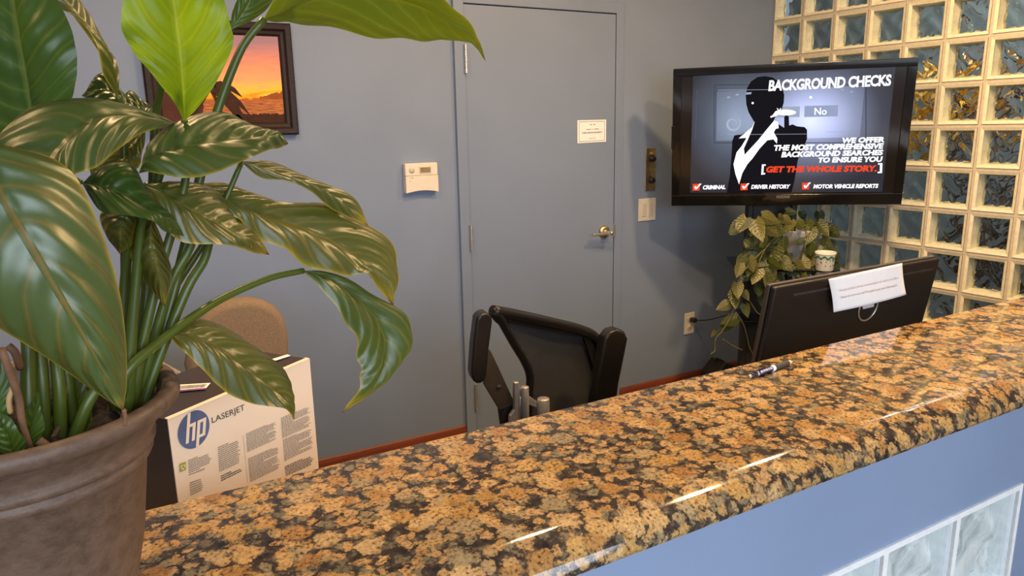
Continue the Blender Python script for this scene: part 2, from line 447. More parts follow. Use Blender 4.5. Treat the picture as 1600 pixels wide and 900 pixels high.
def wav(u, v):
    return 0.0030 * math.sin(6 * u + 2.4 * math.sin(3.5 * v)) + 0.0030 * math.sin(5.5 * v + 2.2 * math.sin(4.5 * u + 1)) + 0.0010 * math.sin(12 * (u + v))
def make_block(size, depth, edge_mat, wavy_mat, nm, fl=0.013):
    """hollow pressed glass block: local x across, z up, y into the wall (0 = face)"""
    h = size / 2
    bm = bmesh.new()
    # rim: side walls between the two panes
    def quad(a, b, c, d, mi):
        f = bm.faces.new([bm.verts.new(V(p)) for p in (a, b, c, d)]); f.material_index = mi; return f
    i = h - 0.002
    for (ax, az, bx, bz) in ((-i, -i, i, -i), (i, -i, i, i), (i, i, -i, i), (-i, i, -i, -i)):
        k_ = (i - 0.017) / i
        quad((ax, 0.001, az), (bx, 0.001, bz), (bx * k_, depth, bz * k_), (ax * k_, depth, az * k_), 0)
    # front flange (rounded glass rim) and wavy-edged rear flange
    def ring(y, outer, inner_fn, mi, y2=None):
        n = 14; O = []; I = []
        for s in range(4):
            for k in range(n):
                f = -1 + 2 * k / n
                p = [(f, -1), (1, f), (-f, 1), (-1, -f)][s]
                w = inner_fn(s, f)
                O.append(bm.verts.new((p[0] * outer, y, p[1] * outer)))
                I.append(bm.verts.new((p[0] * w, y2 if y2 is not None else y, p[1] * w)))
        N = len(O)
        for k in range(N):
            fc = bm.faces.new((O[k], O[(k + 1) % N], I[(k + 1) % N], I[k])); fc.material_index = mi
    ring(0.0, h, lambda s, f: h - fl, 0, 0.005)
    ring(depth - 0.003, h, lambda s, f: h - 0.022 - 0.004 * math.sin(9 * f + s * 2.1) - 0.003 * math.sin(23 * f + s), 0, depth - 0.010)
    # clear front pane
    n = 8
    def grid(y, amp, hh, mi, flip=False):
        vs = [[bm.verts.new((-hh + 2 * hh * a / n2, y + amp * wav(-1 + 2 * a / n2, -1 + 2 * b / n2), -hh + 2 * hh * b / n2)) for a in range(n2 + 1)] for b in range(n2 + 1)]
        for b in range(n2):
            for a in range(n2):
                q = (vs[b][a], vs[b][a + 1], vs[b + 1][a + 1], vs[b + 1][a])
                fc = bm.faces.new(q[::-1] if flip else q); fc.material_index = mi; fc.smooth = True
    n2 = 2; grid(0.006, 0.0, h - fl, 1)
    # rear pane: slab of wavy glass
    n2 = 14
    grid(depth - 0.014, 1.0, h - 0.004, 2, False)
    grid(depth - 0.002, 0.0, h - 0.004, 2, True)
    me = bpy.data.meshes.new(nm); bm.to_mesh(me); bm.free()
    for m_ in (edge_mat, M_gclear, wavy_mat): me.materials.append(m_)
    return me
BS = GP - 0.014
me_block = make_block(BS, 0.068, M_gside, M_gwavy, 'glass_block')

# right wall: mortar grid + blocks
bm = bmesh.new()
gz_top = GZ0 - GR0 * GP; gz_bot = GZ0 - GR1 * GP
ang = Matrix.Translation((GX0, YB, 0)) @ Matrix.Rotation(math.pi / 2 * -1 + GTH, 4, 'Z')   # local x runs along the wall from the corner
J = 0.014
L = GN_COL * GP
def gbox(x0, x1, y0, y1, z0, z1): addbox(bm, (x0, y0, z0), (x1, y1, z1), ang)
for c in range(GN_COL + 1): gbox(c * GP - J / 2, c * GP + J / 2, 0.004, 0.074, gz_bot - J / 2, gz_top + J / 2)
for r_ in range(GR0, GR1 + 1):
    z = GZ0 - r_ * GP
    for c in range(GN_COL): gbox(c * GP + J / 2, (c + 1) * GP - J / 2, 0.004, 0.074, z - J / 2, z + J / 2)
wr = tag(bm_obj('wall_right', bm, M_mortar), 'glass block wall with cream mortar joints', kind='structure')
for r_ in range(GR0, GR1):
    for c in range(GN_COL):
        o = bpy.data.objects.new('glass_block', me_block); COL.objects.link(o)
        Mx = ang @ Matrix.Translation(((c + 0.5) * GP, 0, GZ0 - (r_ + 0.5) * GP))
        if (r_ * 7 + c * 3) % 4 == 1: Mx = Mx @ Matrix.Translation((0, 0, 0)) @ Matrix.Rotation(math.pi, 4, 'Y')
        o.matrix_basis = Mx; adopt(o, wr)
# plain wall around the glass blocks
bm = bmesh.new()
addbox(bm, (-0.02, 0, 0), (L + J / 2, 0.10, gz_bot - J / 2), ang)
addbox(bm, (-0.02, 0, gz_top + J / 2), (L + J / 2, 0.10, CEIL), ang)
addbox(bm, (L + J / 2, 0, 0), (4.70, 0.10, CEIL), ang)
tag(bm_obj('wall_side', bm, M_paint), 'blue wall around the glass blocks', kind='structure')
# corridor beyond the glass blocks
M_corr = mat('grey_corridor_paint', (0.155, 0.180, 0.178), rough=0.7, noise=0.12, nscale=2)
tag(box('wall_corridor', (5.05, -0.2, 0), (5.15, 5.2, 3.4), M_corr), 'grey wall beyond the glass blocks', kind='structure')
tag(box('wall_corridor_end', (3.5, 5.2, 0), (5.15, 5.3, 3.4), M_corr), 'grey end wall beyond the glass blocks', kind='structure')

# ------------------------------------------------------------------ counter
CZ = 1.070; CT = 0.042
CYB = 0.943; CYF = 0.600
CX0, CX1 = -1.9, 3.30
# granite top with rounded front edge, profile in (y, z)
prof = [(CYB, CZ - CT), (CYB, CZ - 0.004), (CYB - 0.004, CZ), (CYF + 0.052, CZ), (CYF + 0.040, CZ - 0.002), (CYF + 0.026, CZ - 0.0065), (CYF + 0.014, CZ - 0.013), (CYF + 0.006, CZ - 0.021), (CYF + 0.001, CZ - 0.029), (CYF, CZ - 0.034), (CYF + 0.002, CZ - 0.039), (CYF + 0.007, CZ - CT)]
bm = bmesh.new(); addprism(bm, [(CX0, y, z) for y, z in prof], (CX1 - CX0, 0, 0))
ct = bm_obj('granite_countertop', bm, M_granite)
for p in ct.data.polygons: p.use_smooth = len(p.vertices) == 4
md = ct.modifiers.new('es', 'EDGE_SPLIT'); md.split_angle = math.radians(30)
tag(ct, 'polished brown speckled granite countertop with rounded front edge', 'countertop')

# counter front wall with glass blocks let in
CWY = 0.628
q0 = at(1596, 754, CWY)      # upper right outer corner of the white joint frame
BP = 0.203; BF = BP - 0.012
NB = 5; NR = 4
bx1 = q0.x; bz1 = q0.z; bx0 = bx1 - NB * BP - 0.010; bz0 = bz1 - NR * BP - 0.010
cb = empty('reception_counter', ((CX0 + CX1) / 2, 0.75, 0), 'blue painted reception counter with glass blocks set in its front', 'counter')
bm = bmesh.new()
zt = CZ - CT - 0.001
addbox(bm, (CX0 + 0.02, CWY, 0), (bx0, CWY + 0.13, zt)); addbox(bm, (bx1, CWY, 0), (CX1, CWY + 0.13, zt))
addbox(bm, (bx0, CWY, bz1), (bx1, CWY + 0.13, zt)); addbox(bm, (bx0, CWY, 0), (bx1, CWY + 0.13, bz0))
bm_obj('front_panel', bm, M_paint, cb)
box('added_back_panel', (CX0 + 0.02, CWY + 0.14, 0), (CX1, CWY + 0.16, zt), mat('pale_panel', (0.60, 0.62, 0.64), rough=0.6, noise=0.05), cb)  # unseen pale panel added so the glass blocks look light from the front
bm = bmesh.new(); JJ = 0.012
for c in range(NB + 1):
    x = bx0 + 0.005 + c * BP; addbox(bm, (max(x - JJ / 2, bx0), CWY - 0.004, bz0), (min(x + JJ / 2, bx1), CWY + 0.095, bz1))
for r_ in range(NR + 1):
    z = bz0 + 0.005 + r_ * BP
    for c in range(NB): addbox(bm, (bx0 + 0.005 + c * BP + JJ / 2, CWY - 0.004, max(z - JJ / 2, bz0)), (bx0 + 0.005 + (c + 1) * BP - JJ / 2, CWY + 0.095, min(z + JJ / 2, bz1)))
bm_obj('mortar_joints', bm, M_mortar_w, cb, label='white mortar joints')
def pale_glass():
    m = mat('opaque_swirl_glass', (0.60, 0.63, 0.64), rough=0.10, spec=0.7); g = NT(m); b_ = m.node_tree.nodes['Principled BSDF']
    tc = g.n('ShaderNodeTexCoord'); nz = g.n('ShaderNodeTexNoise', i_Scale=9.0, i_Detail=2.0, i_Distortion=2.5); g.l(tc.outputs['Object'], nz.inputs['Vector'])
    g.l(g.ramp(nz.outputs['Fac'], [(0.30, (0.33, 0.36, 0.40)), (0.45, (0.60, 0.62, 0.62)), (0.62, (0.72, 0.72, 0.71))]), b_.inputs['Base Color'])  # opaque pane: daylight in the wavy glass painted as grey and white swirls
    bp = g.n('ShaderNodeBump', i_Strength=0.8, i_Distance=0.02); g.l(nz.outputs['Fac'], bp.inputs['Height']); g.l(bp.outputs[0], b_.inputs['Normal'])
    return m
me_block2 = make_block(BF, 0.040, M_gside_w, pale_glass(), 'glass_block_pale', 0.004)
for r_ in range(NR):
    for c in range(NB):
        o = bpy.data.objects.new('glass_block', me_block2); COL.objects.link(o)
        o.matrix_basis = Matrix.Translation((bx0 + 0.005 + (c + 0.5) * BP, CWY + 0.002, bz0 + 0.005 + (r_ + 0.5) * BP)); adopt(o, cb)

# ------------------------------------------------------------------ ceiling downlights (the lamps of the room)
def downlight(x, y, power, label):
    e = empty('ceiling_downlight', (x, y, CEIL), label, 'ceiling light', 'warm downlights in the reception ceiling')
    lathe('trim_ring', [(0.075, 0.0), (0.105, 0.0), (0.105, -0.008), (0.080, -0.012), (0.075, 0.0)], (x, y, CEIL - 0.0005), M_white_pl, e, 32)
    lathe('bulb', [(0, -0.001), (0.06, -0.001), (0.07, -0.004), (0.06, -0.007), (0, -0.008)], (x, y, CEIL - 0.001), emat('warm_bulb_%d' % len(bpy.data.materials), WARM, 12.0), e, 24)
    a = area('downlight_lamp', (x, y, CEIL - 0.02), (x, y, 0), 0.16, power, WARM, 'DISK')
    adopt(a, e)
downlight(2.50, 1.50, 29, 'warm ceiling downlight above the monitor and television')
downlight(1.35, 1.80, 21, 'warm ceiling downlight above the mesh office chair')
downlight(0.15, 1.75, 16, 'warm ceiling downlight above the printer cartridge box')
downlight(1.9, 0.85, 32, 'warm ceiling downlight straight above the right half of the counter')
downlight(-0.9, 1.30, 11, 'warm ceiling downlight left of the potted plant')

# ================================================================== things on the back wall
# thermostat
tl = at(633, 256, YB - 0.03); br = at(685.5, 299, YB - 0.03)
th = empty('thermostat', ((tl.x + br.x) / 2, YB, br.z), 'ivory wall thermostat with a small grey display beside the door', 'thermostat')
x0, x1, z1, z0 = tl.x, br.x, tl.z, br.z; w = x1 - x0; h = z1 - z0
o = box('housing', (x0, YB - 0.028, z0 + h * 0.58), (x1, YB, z1), M_white_pl, th); bevel(o, 0.003, 2)
# flip cover with an arched lower edge
pts = [(x0, YB - 0.030, z0 + h * 0.575), (x0, YB - 0.030, z0)] + [(x0 + w * k / 12, YB - 0.030, z0 + 0.009 * math.sin(math.pi * k / 12)) for k in range(1, 12)] + [(x1, YB - 0.030, z0), (x1, YB - 0.030, z0 + h * 0.575)]
o = prism('flip_cover', pts, (0, 0.030, 0), M_white_pl, th)
M_lcd = mat('grey_lcd', (0.27, 0.22, 0.13), rough=0.2, noise=0.1, nscale=50)
box('display_surround', (x0 + w * 0.42, YB - 0.0295, z0 + h * 0.64), (x0 + w * 0.80, YB - 0.027, z0 + h * 0.88), mat('beige_plastic', (0.66, 0.56, 0.44), rough=0.4, noise=0.05), th)
box('display', (x0 + w * 0.455, YB - 0.0305, z0 + h * 0.68), (x0 + w * 0.765, YB - 0.028, z0 + h * 0.85), M_lcd, th)
lathe('sensor_grille', [(0, 0.002), (0.012, 0.002), (0.013, 0.0), (0, 0)], (0, 0, 0), mat('beige_grille', (0.60, 0.52, 0.42), rough=0.5, noise=0.2, nscale=300), th, 20, Matrix.Translation((x0 + w * 0.20, YB - 0.028, z0 + h * 0.77)) @ Matrix.Rotation(math.pi / 2, 4, 'X'))
for k in range(2):
    box('indicator', (x0 + w * 0.19, YB - 0.0315, z0 + h * (0.50 - 0.11 * k)), (x0 + w * 0.215, YB - 0.029, z0 + h * (0.53 - 0.11 * k)), M_ink if k == 0 else M_paper, th)
    box('indicator_print', (x0 + w * 0.11, YB - 0.0305, z0 + h * (0.505 - 0.11 * k)), (x0 + w * 0.155, YB - 0.029, z0 + h * (0.52 - 0.11 * k)), M_inkgrey, th)

# door notice
q = [at(902.3, 188.0, YB - 0.006), at(947.2, 186.9, YB - 0.006), at(946.8, 221.5, YB - 0.006), at(902.5, 224.0, YB - 0.006)]
nt_ = empty('door_notice', (q[2].x - 0.08, YB - 0.005, q[2].z), 'small framed paper notice taped to the blue door', 'notice')
prism('paper', q, (0, 0.0015, 0), M_paper, nt_)
def lerpq(q, s, t):  # s across, t down
    return (q[0] * (1 - s) + q[1] * s) * (1 - t) + (q[3] * (1 - s) + q[2] * s) * t
def subq(q, s0, t0, s1, t1, lift): return [lerpq(q, s0, t0) + lift, lerpq(q, s1, t0) + lift, lerpq(q, s1, t1) + lift, lerpq(q, s0, t1) + lift]
lf = V((0, -0.0006, 0))
bm = bmesh.new()
for (a, b, c, d) in ((0.05, 0.06, 0.95, 0.08), (0.05, 0.92, 0.95, 0.94), (0.05, 0.06, 0.062, 0.94), (0.938, 0.06, 0.95, 0.94)):
    bm.faces.new([bm.verts.new(p) for p in subq(q, a, b, c, d, lf)])
bm_obj('border_line', bm, M_inkgrey, nt_)
text_quad('lettering', 'PLEASE CLOSE THE DOOR GENTLY', subq(q, 0.16, 0.52, 0.86, 0.59, lf), M_ink, nt_, bold=0.02)
bm = bmesh.new()
for (s0, s1, t0, t1) in ((0.30, 0.46, 0.395, 0.425), (0.50, 0.53, 0.395, 0.425), (0.57, 0.74, 0.39, 0.42), (0.40, 0.50, 0.80, 0.82), (0.52, 0.62, 0.80, 0.82)):
    bm.faces.new([bm.verts.new(p) for p in subq(q, s0, t0, s1, t1, lf)])
bm_obj('faint_print', bm, M_inkgrey, nt_)['kind'] = 'stuff'
flat('emblem', [lerpq(q, 0.42 + 0.2 * k / 10, 0.20 - 0.02 * math.sin(k)) + lf for k in range(11)] + [lerpq(q, 0.62 - 0.2 * k / 10, 0.215 + 0.01 * math.sin(k)) + lf for k in range(11)], M_inkgrey, nt_)

# two knob plates
def knob_plate(p0, p1, label):
    a = at(*p0, YB - 0.004); b = at(*p1, YB - 0.004); cx = (a.x + b.x) / 2; cz = (a.z + b.z) / 2
    e = empty('dimmer_plate', (cx, YB, b.z), label, 'dimmer switch', 'brass dimmer plates beside the door')
    o = box('plate', (a.x, YB - 0.005, b.z), (b.x, YB, a.z), M_brass, e); bevel(o, 0.002, 2)
    RX = Matrix.Rotation(math.pi / 2, 4, 'X')
    lathe('knob', [(0, 0.020), (0.014, 0.020), (0.016, 0.016), (0.0165, 0.004), (0.019, 0.0), (0, 0)], (0, 0, 0), M_blackpl, e, 24, Matrix.Translation((cx + 0.004, YB - 0.005, cz)) @ RX)
    box('pointer', (cx + 0.003, YB - 0.027, cz - 0.001), (cx + 0.016, YB - 0.0245, cz + 0.002), M_blackgl, e)
    for s in (-1, 1):
        lathe('screw', [(0, 0.0015), (0.0028, 0.001), (0.003, 0), (0, 0)], (0, 0, 0), M_steel, e, 12, Matrix.Translation((cx, YB - 0.005, cz + s * (a.z - b.z) * 0.42)) @ RX)
    return e, cx, cz
e, cx, cz = knob_plate((1009.3, 231.5), (1024.5, 264.0), 'upper of the two brass dimmer plates with black knobs beside the door')
box('caution_label', (cx - 0.008, YB - 0.0058, cz + 0.022), (cx + 0.010, YB - 0.0049, cz + 0.032), mat('orange_label', (0.65, 0.36, 0.06), rough=0.5, noise=0.1), e)
knob_plate((1008.6, 265.0), (1023.5, 297.5), 'lower of the two brass dimmer plates with black knobs beside the door')
# double rocker switch
a = at(998.0, 311.0, YB - 0.004); b = at(1023.8, 343.5, YB - 0.004)
e = empty('light_switch', ((a.x + b.x) / 2, YB, b.z), 'white double rocker light switch below the brass dimmers', 'light switch')
o = box('plate', (a.x, YB - 0.006, b.z), (b.x, YB, a.z), M_white_pl, e); bevel(o, 0.002, 2)
w = b.x - a.x; h = a.z - b.z
M_rock = mat('cream_rocker', (0.70, 0.60, 0.47), rough=0.35, noise=0.04)
for s in (0.20, 0.57):
    o = box('rocker', (a.x + w * s, YB - 0.0095, b.z + h * 0.20), (a.x + w * (s + 0.23), YB - 0.004, b.z + h * 0.80), M_rock, e); bevel(o, 0.0015, 2)
for s in (0.33, 0.68):
    for t in (0.07, 0.93):
        lathe('screw', [(0, 0.001), (0.002, 0.0008), (0.0022, 0), (0, 0)], (0, 0, 0), M_steel, e, 10, Matrix.Translation((a.x + w * s, YB - 0.006, b.z + h * t)) @ Matrix.Rotation(math.pi / 2, 4, 'X'))
# outlet
a = at(1070.0, 490.0, YB - 0.003); b = at(1084.0, 520.0, YB - 0.003)
e = empty('wall_outlet', ((a.x + b.x) / 2, YB, b.z), 'white power outlet low on the blue wall', 'outlet')
o = box('plate', (a.x, YB - 0.005, b.z), (b.x, YB, a.z), M_white_pl, e); bevel(o, 0.0018, 2)
ox = (a.x + b.x) / 2; oh = a.z - b.z
for t in (0.30, 0.70):
    zc_ = b.z + oh * t
    o = lathe('socket', [(0, 0.0015), (0.016, 0.0015), (0.017, 0), (0, 0)], (0, 0, 0), M_rock, e, 20, Matrix.Translation((ox, YB - 0.005, zc_)) @ Matrix.Rotation(math.pi / 2, 4, 'X'))
    for s in (-1, 1): box('slot', (ox + s * 0.006 - 0.001, YB - 0.0075, zc_ - 0.002), (ox + s * 0.006 + 0.001, YB - 0.006, zc_ + 0.006), M_ink, o)
# power cord with plug
e = empty('power_cord', (ox, YB - 0.03, b.z), 'black power cord running from the outlet to the television stand', 'cord')
zp = b.z + oh * 0.68
o = box('plug', (ox - 0.004, YB - 0.040, zp - 0.013), (ox + 0.026, YB - 0.0066, zp + 0.013), M_blackpl, e); bevel(o, 0.005, 2)
cp = [V((ox + 0.02, YB - 0.025, zp)), at(1090, 500.5, 2.90), at(1108, 499.5, 2.80), at(1130, 494, 2.66), at(1148, 489.5, 2.56), at(1168, 487, 2.46)]
tube('cable', spline(cp, 30), 0.0035, M_blackpl, e, 8)

# framed sunset picture
px1 = at(460, 120, YB - 0.02).x; px0 = at(226.5, 140, YB - 0.02).x; pz1 = at(454.7, 36.7, YB - 0.025).z; pz0 = at(465.7, 210, YB - 0.025).z
e = empty('framed_picture', ((px0 + px1) / 2, YB, pz0), 'dark wood framed picture of a tropical beach sunset', 'picture')
fwid = 0.048
prof = [(0, 0.0), (0.0, 0.022), (0.006, 0.028), (0.022, 0.026), (0.030, 0.018), (0.040, 0.016), (fwid, 0.010), (fwid, 0.0)]
bm = bmesh.new()
cs = [(px0, pz0), (px1, pz0), (px1, pz1), (px0, pz1)]; ins = [(1, 1), (-1, 1), (-1, -1), (1, -1)]
rings = [[bm.verts.new((cs[k][0] + ins[k][0] * a, YB - d, cs[k][1] + ins[k][1] * a)) for k in range(4)] for a, d in prof]
for ra, rb in zip(rings, rings[1:]):
    for k in range(4): bm.faces.new((ra[k], ra[(k + 1) % 4], rb[(k + 1) % 4], rb[k]))
bm_obj('frame', bm, M_darkwood, e)
ix0, ix1, iz0, iz1 = px0 + fwid, px1 - fwid, pz0 + fwid, pz1 - fwid
def sunset():
    m = mat('sunset_print', (0.5, 0.3, 0.1), rough=0.6, spec=0.15); g = NT(m); b_ = m.node_tree.nodes['Principled BSDF']
    tc = g.n('ShaderNodeTexCoord'); sp = g.n('ShaderNodeSeparateXYZ'); g.l(tc.outputs['Generated'], sp.inputs[0])
    mp = g.n('ShaderNodeMapping'); mp.inputs['Scale'].default_value = (2.2, 1, 9); g.l(tc.outputs['Generated'], mp.inputs['Vector'])
    nz = g.n('ShaderNodeTexNoise', i_Scale=2.0, i_Detail=6.0, i_Distortion=0.8); g.l(mp.outputs[0], nz.inputs['Vector'])
    f = g.math('ADD', sp.outputs['Z'], g.math('MULTIPLY', g.math('SUBTRACT', nz.outputs['Fac'], 0.5), 0.24))
    sky = g.ramp(f, [(0.27, (0.55, 0.13, 0.02)), (0.31, (0.95, 0.40, 0.02)), (0.36, (1.0, 0.62, 0.06)), (0.42, (0.98, 0.55, 0.12)), (0.52, (0.90, 0.42, 0.20)), (0.66, (0.85, 0.34, 0.20)), (0.78, (0.70, 0.28, 0.24)), (0.92, (0.40, 0.23, 0.30))])
    mp2 = g.n('ShaderNodeMapping'); mp2.inputs['Scale'].default_value = (6, 1, 70); g.l(tc.outputs['Generated'], mp2.inputs['Vector'])
    n2 = g.n('ShaderNodeTexNoise', i_Scale=2.0, i_Detail=5.0); g.l(mp2.outputs[0], n2.inputs['Vector'])
    sea = g.ramp(n2.outputs['Fac'], [(0.35, (0.22, 0.065, 0.03)), (0.5, (0.42, 0.14, 0.05)), (0.68, (0.80, 0.32, 0.10))])
    msk = g.ramp(sp.outputs['Z'], [(0.262, (1, 1, 1)), (0.268, (0, 0, 0))])
    col = g.mix(msk, sky, sea)
    g.l(col, b_.inputs['Base Color']); return m
pr = box('print', (ix0 - 0.003, YB - 0.010, iz0 - 0.003), (ix1 + 0.003, YB - 0.006, iz1 + 0.003), sunset(), e)
M_sil = mat('print_silhouette', (0.055, 0.022, 0.012), rough=0.6, spec=0.15, noise=0.2, nscale=60)
pw = ix1 - ix0; ph = iz1 - iz0
def pp(s, t): return V((ix0 + s * pw, YB - 0.0105, iz0 + t * ph))
random.seed(3)
rock = [pp(0.40, 0.0)] + [pp(0.40 + 0.6 * k / 40, 0.012 + 0.075 * min(1, k / 14) + random.uniform(0, 0.022)) for k in range(41)] + [pp(1.0, 0.0)]
flat('rocky_shore', rock, M_sil, pr)
cl = [pp(0.80, 0.275)] + [pp(0.80 + 0.2 * k / 16, 0.285 + 0.055 * k / 16 + random.uniform(0, 0.03)) for k in range(17)] + [pp(1.0, 0.275)]
flat('distant_cloud', cl, mat('print_cloud', (0.33, 0.10, 0.03), rough=0.6, spec=0.15, noise=0.2), pr)
bm = bmesh.new()
def strip(bm, pts, wd):
    pr_ = None
    for k, p in enumerate(pts):
        d = (pts[min(k + 1, len(pts) - 1)] - pts[max(k - 1, 0)]).normalized(); n = V((-d.z, 0, d.x)) * (wd[k] if isinstance(wd, list) else wd)
        cur = (bm.verts.new(p + n), bm.verts.new(p - n))
        if pr_: bm.faces.new((pr_[0], pr_[1], cur[1], cur[0]))
        pr_ = cur
strip(bm, [pp(0.47, 0.02), pp(0.455, 0.15), pp(0.43, 0.28), pp(0.40, 0.38)], 0.006)
for k in range(15):
    a_ = math.radians(-30 + k * 17); c0 = pp(0.40, 0.38); Lf = random.uniform(0.10, 0.16)
    strip(bm, [c0 + V((math.cos(a_) * Lf * t * 0.9, -0.0001 * k / 15, math.sin(a_) * Lf * t * 0.8 - 0.10 * t * t)) for t in (0, .25, .5, .75, 1)], [0.002, 0.011, 0.013, 0.009, 0.001])
bm_obj('palm_tree_print', bm, M_sil, pr)
hut = [pp(0.0, 0.0), pp(0.0, 0.36), pp(0.12, 0.35), pp(0.30, 0.26), pp(0.33, 0.20), pp(0.30, 0.05), pp(0.30, 0.0)]
flat('headland_print', hut, mat('print_headland', (0.10, 0.035, 0.022), rough=0.6, spec=0.15, noise=0.3, nscale=12), pr)

# ================================================================== television on its stand
TC = V((2.7816, 2.35, 1.527 - 0.0784))
TM = Matrix.Rotation(math.radians(-42.1767), 3, 'Z') @ Matrix.Rotation(math.radians(6.9218), 3, 'X') @ Matrix.Rotation(math.radians(-0.7553), 3, 'Y')
T4 = Matrix.Translation(TC) @ TM.to_4x4()
TN = TM @ V((0, -1, 0)); TW, TH = 1.0278, 0.6414
tv = empty('television', TC + TM @ V((0, 0.03, -TH / 2)), 'large flat black television showing a background checks slide', 'television')
o = box('cabinet', (-TW / 2, 0.0, -TH / 2), (TW / 2, 0.045, TH / 2), M_blackpl, tv, T4, 0.008)
o = box('rear_housing', (-TW * 0.33, 0.04, -TH * 0.36), (TW * 0.33, 0.085, TH * 0.30), M_blackmat, tv, T4, 0.02)
# glossy front bezel as a ring
bz = (0.040, 0.040, 0.034, 0.052)  # left right top bottom
bm = bmesh.new()
xa, xb, za, zb = -TW / 2, TW / 2, -TH / 2, TH / 2
for lo, hi in (((xa, -0.006, zb - bz[2]), (xb, 0.004, zb)), ((xa, -0.006, za), (xb, 0.004, za + bz[3])), ((xa, -0.006, za + bz[3]), (xa + bz[0], 0.004, zb - bz[2])), ((xb - bz[1], -0.006, za + bz[3]), (xb, 0.004, zb - bz[2]))):
    addbox(bm, lo, hi, T4)
o = bm_obj('bezel', bm, M_blackgl, tv); bevel(o, 0.0025, 2)
scr = box('screen', (xa + bz[0], -0.001, za + bz[3]), (xb - bz[1], 0.003, zb - bz[2]), mat('dark_screen_glass', (0.012, 0.010, 0.010), rough=0.12, noise=0.05), tv, T4)
def tz(x, y, lift=0.002):
    """crop coordinates of the slide to a point on the screen plane"""
    return atp(1020 + x / 3.3341, 70 + y / 3.3333, TC, TN) + TN * lift
TI = T4.inverted()
def slide_mat():
    m = bpy.data.materials.new('slide_backdrop'); m.use_nodes = True; g = NT(m); t = m.node_tree
    b_ = t.nodes['Principled BSDF']; b_.inputs['Roughness'].default_value = 0.15; b_.inputs['Base Color'].default_value = (0.01, 0.01, 0.012, 1)
    tc = g.n('ShaderNodeTexCoord'); sp = g.n('ShaderNodeSeparateXYZ'); g.l(tc.outputs['Object'], sp.inputs[0])
    c0 = TI @ tz(820, 400)
    def dist(cx, cz, sx, sz):
        a = g.math('DIVIDE', g.math('SUBTRACT', sp.outputs['X'], cx), sx); b = g.math('DIVIDE', g.math('SUBTRACT', sp.outputs['Z'], cz), sz)
        return g.math('SQRT', g.math('ADD', g.math('MULTIPLY', a, a), g.math('MULTIPLY', b, b)))
    col = g.ramp(dist(c0.x, c0.z, 0.37, 0.33), [(0.0, (0.62, 0.68, 0.98)), (0.25, (0.42, 0.47, 0.74)), (0.5, (0.20, 0.235, 0.36)), (0.8, (0.055, 0.063, 0.095)), (1.0, (0.026, 0.030, 0.045))])
    c1 = TI @ tz(430, 400)
    col2 = g.ramp(dist(c1.x, c1.z, 0.24, 0.30), [(0.0, (0.20, 0.25, 0.34)), (0.6, (0.06, 0.075, 0.105)), (1.0, (0, 0, 0))])
    tot = g.mix(1.0, col, col2, 'ADD')
    pa_, pb_ = TI @ tz(326, 500), TI @ tz(1104, 212)
    ins = g.math('MULTIPLY', g.math('MULTIPLY', g.math('GREATER_THAN', sp.outputs['X'], pa_.x), g.math('LESS_THAN', sp.outputs['X'], pb_.x)), g.math('MULTIPLY', g.math('GREATER_THAN', sp.outputs['Z'], pa_.z), g.math('LESS_THAN', sp.outputs['Z'], pb_.z)))
    k_ = g.math('ADD', 0.80, g.math('MULTIPLY', ins, 0.55))
    vm = g.n('ShaderNodeVectorMath', operation='SCALE'); g.l(tot, vm.inputs[0]); g.l(k_, vm.inputs['Scale']); tot = vm.outputs[0]
    g.l(tot, b_.inputs['Emission Color']); b_.inputs['Emission Strength'].default_value = 1.0
    return m
q = [TI @ tz(210, 160, 0.0015), TI @ tz(1265, 113, 0.0015), TI @ tz(1195, 765, 0.0015), TI @ tz(194, 770, 0.0015)]
bm = bmesh.new(); bm.faces.new([bm.verts.new(p) for p in q])
sl = bm_obj('slide', bm, slide_mat()); sl.matrix_basis = T4; adopt(sl, scr)
def on(name, pts, m, lift): return flat(name, [tz(x, y, lift) for x, y in pts], m, scr)
E_pale = emat('pale_blue_pixels', (0.36, 0.42, 0.56), 1.0); E_white = emat('white_pixels', (1, 1, 1), 1.25); E_red = emat('red_pixels', (0.95, 0.075, 0.025), 1.0)
E_dark = emat('near_black_pixels', (0.010, 0.009, 0.012), 1.0); E_dim = emat('dim_blue_pixels', (0.045, 0.052, 0.075), 1.0); E_btn = emat('button_pixels', (0.33, 0.38, 0.56), 1.0)
E_grey = emat('grey_pixels', (0.10, 0.11, 0.14), 1.0)
E_panel = emat('panel_pixels', (0.42, 0.48, 0.60), 1.0)
bm = bmesh.new()
for (x0, y0, x1, y1) in ((318, 207, 1112, 210), (318, 508, 1108, 512), (318, 207, 321, 512), (1108, 195, 1112, 505), (328, 220, 330, 500)):
    bm.faces.new([bm.verts.new(tz(x, y, 0.0020)) for x, y in ((x0, y0), (x1, y0), (x1, y1), (x0, y1))])
bm_obj('panel_outline', bm, E_dim, scr)
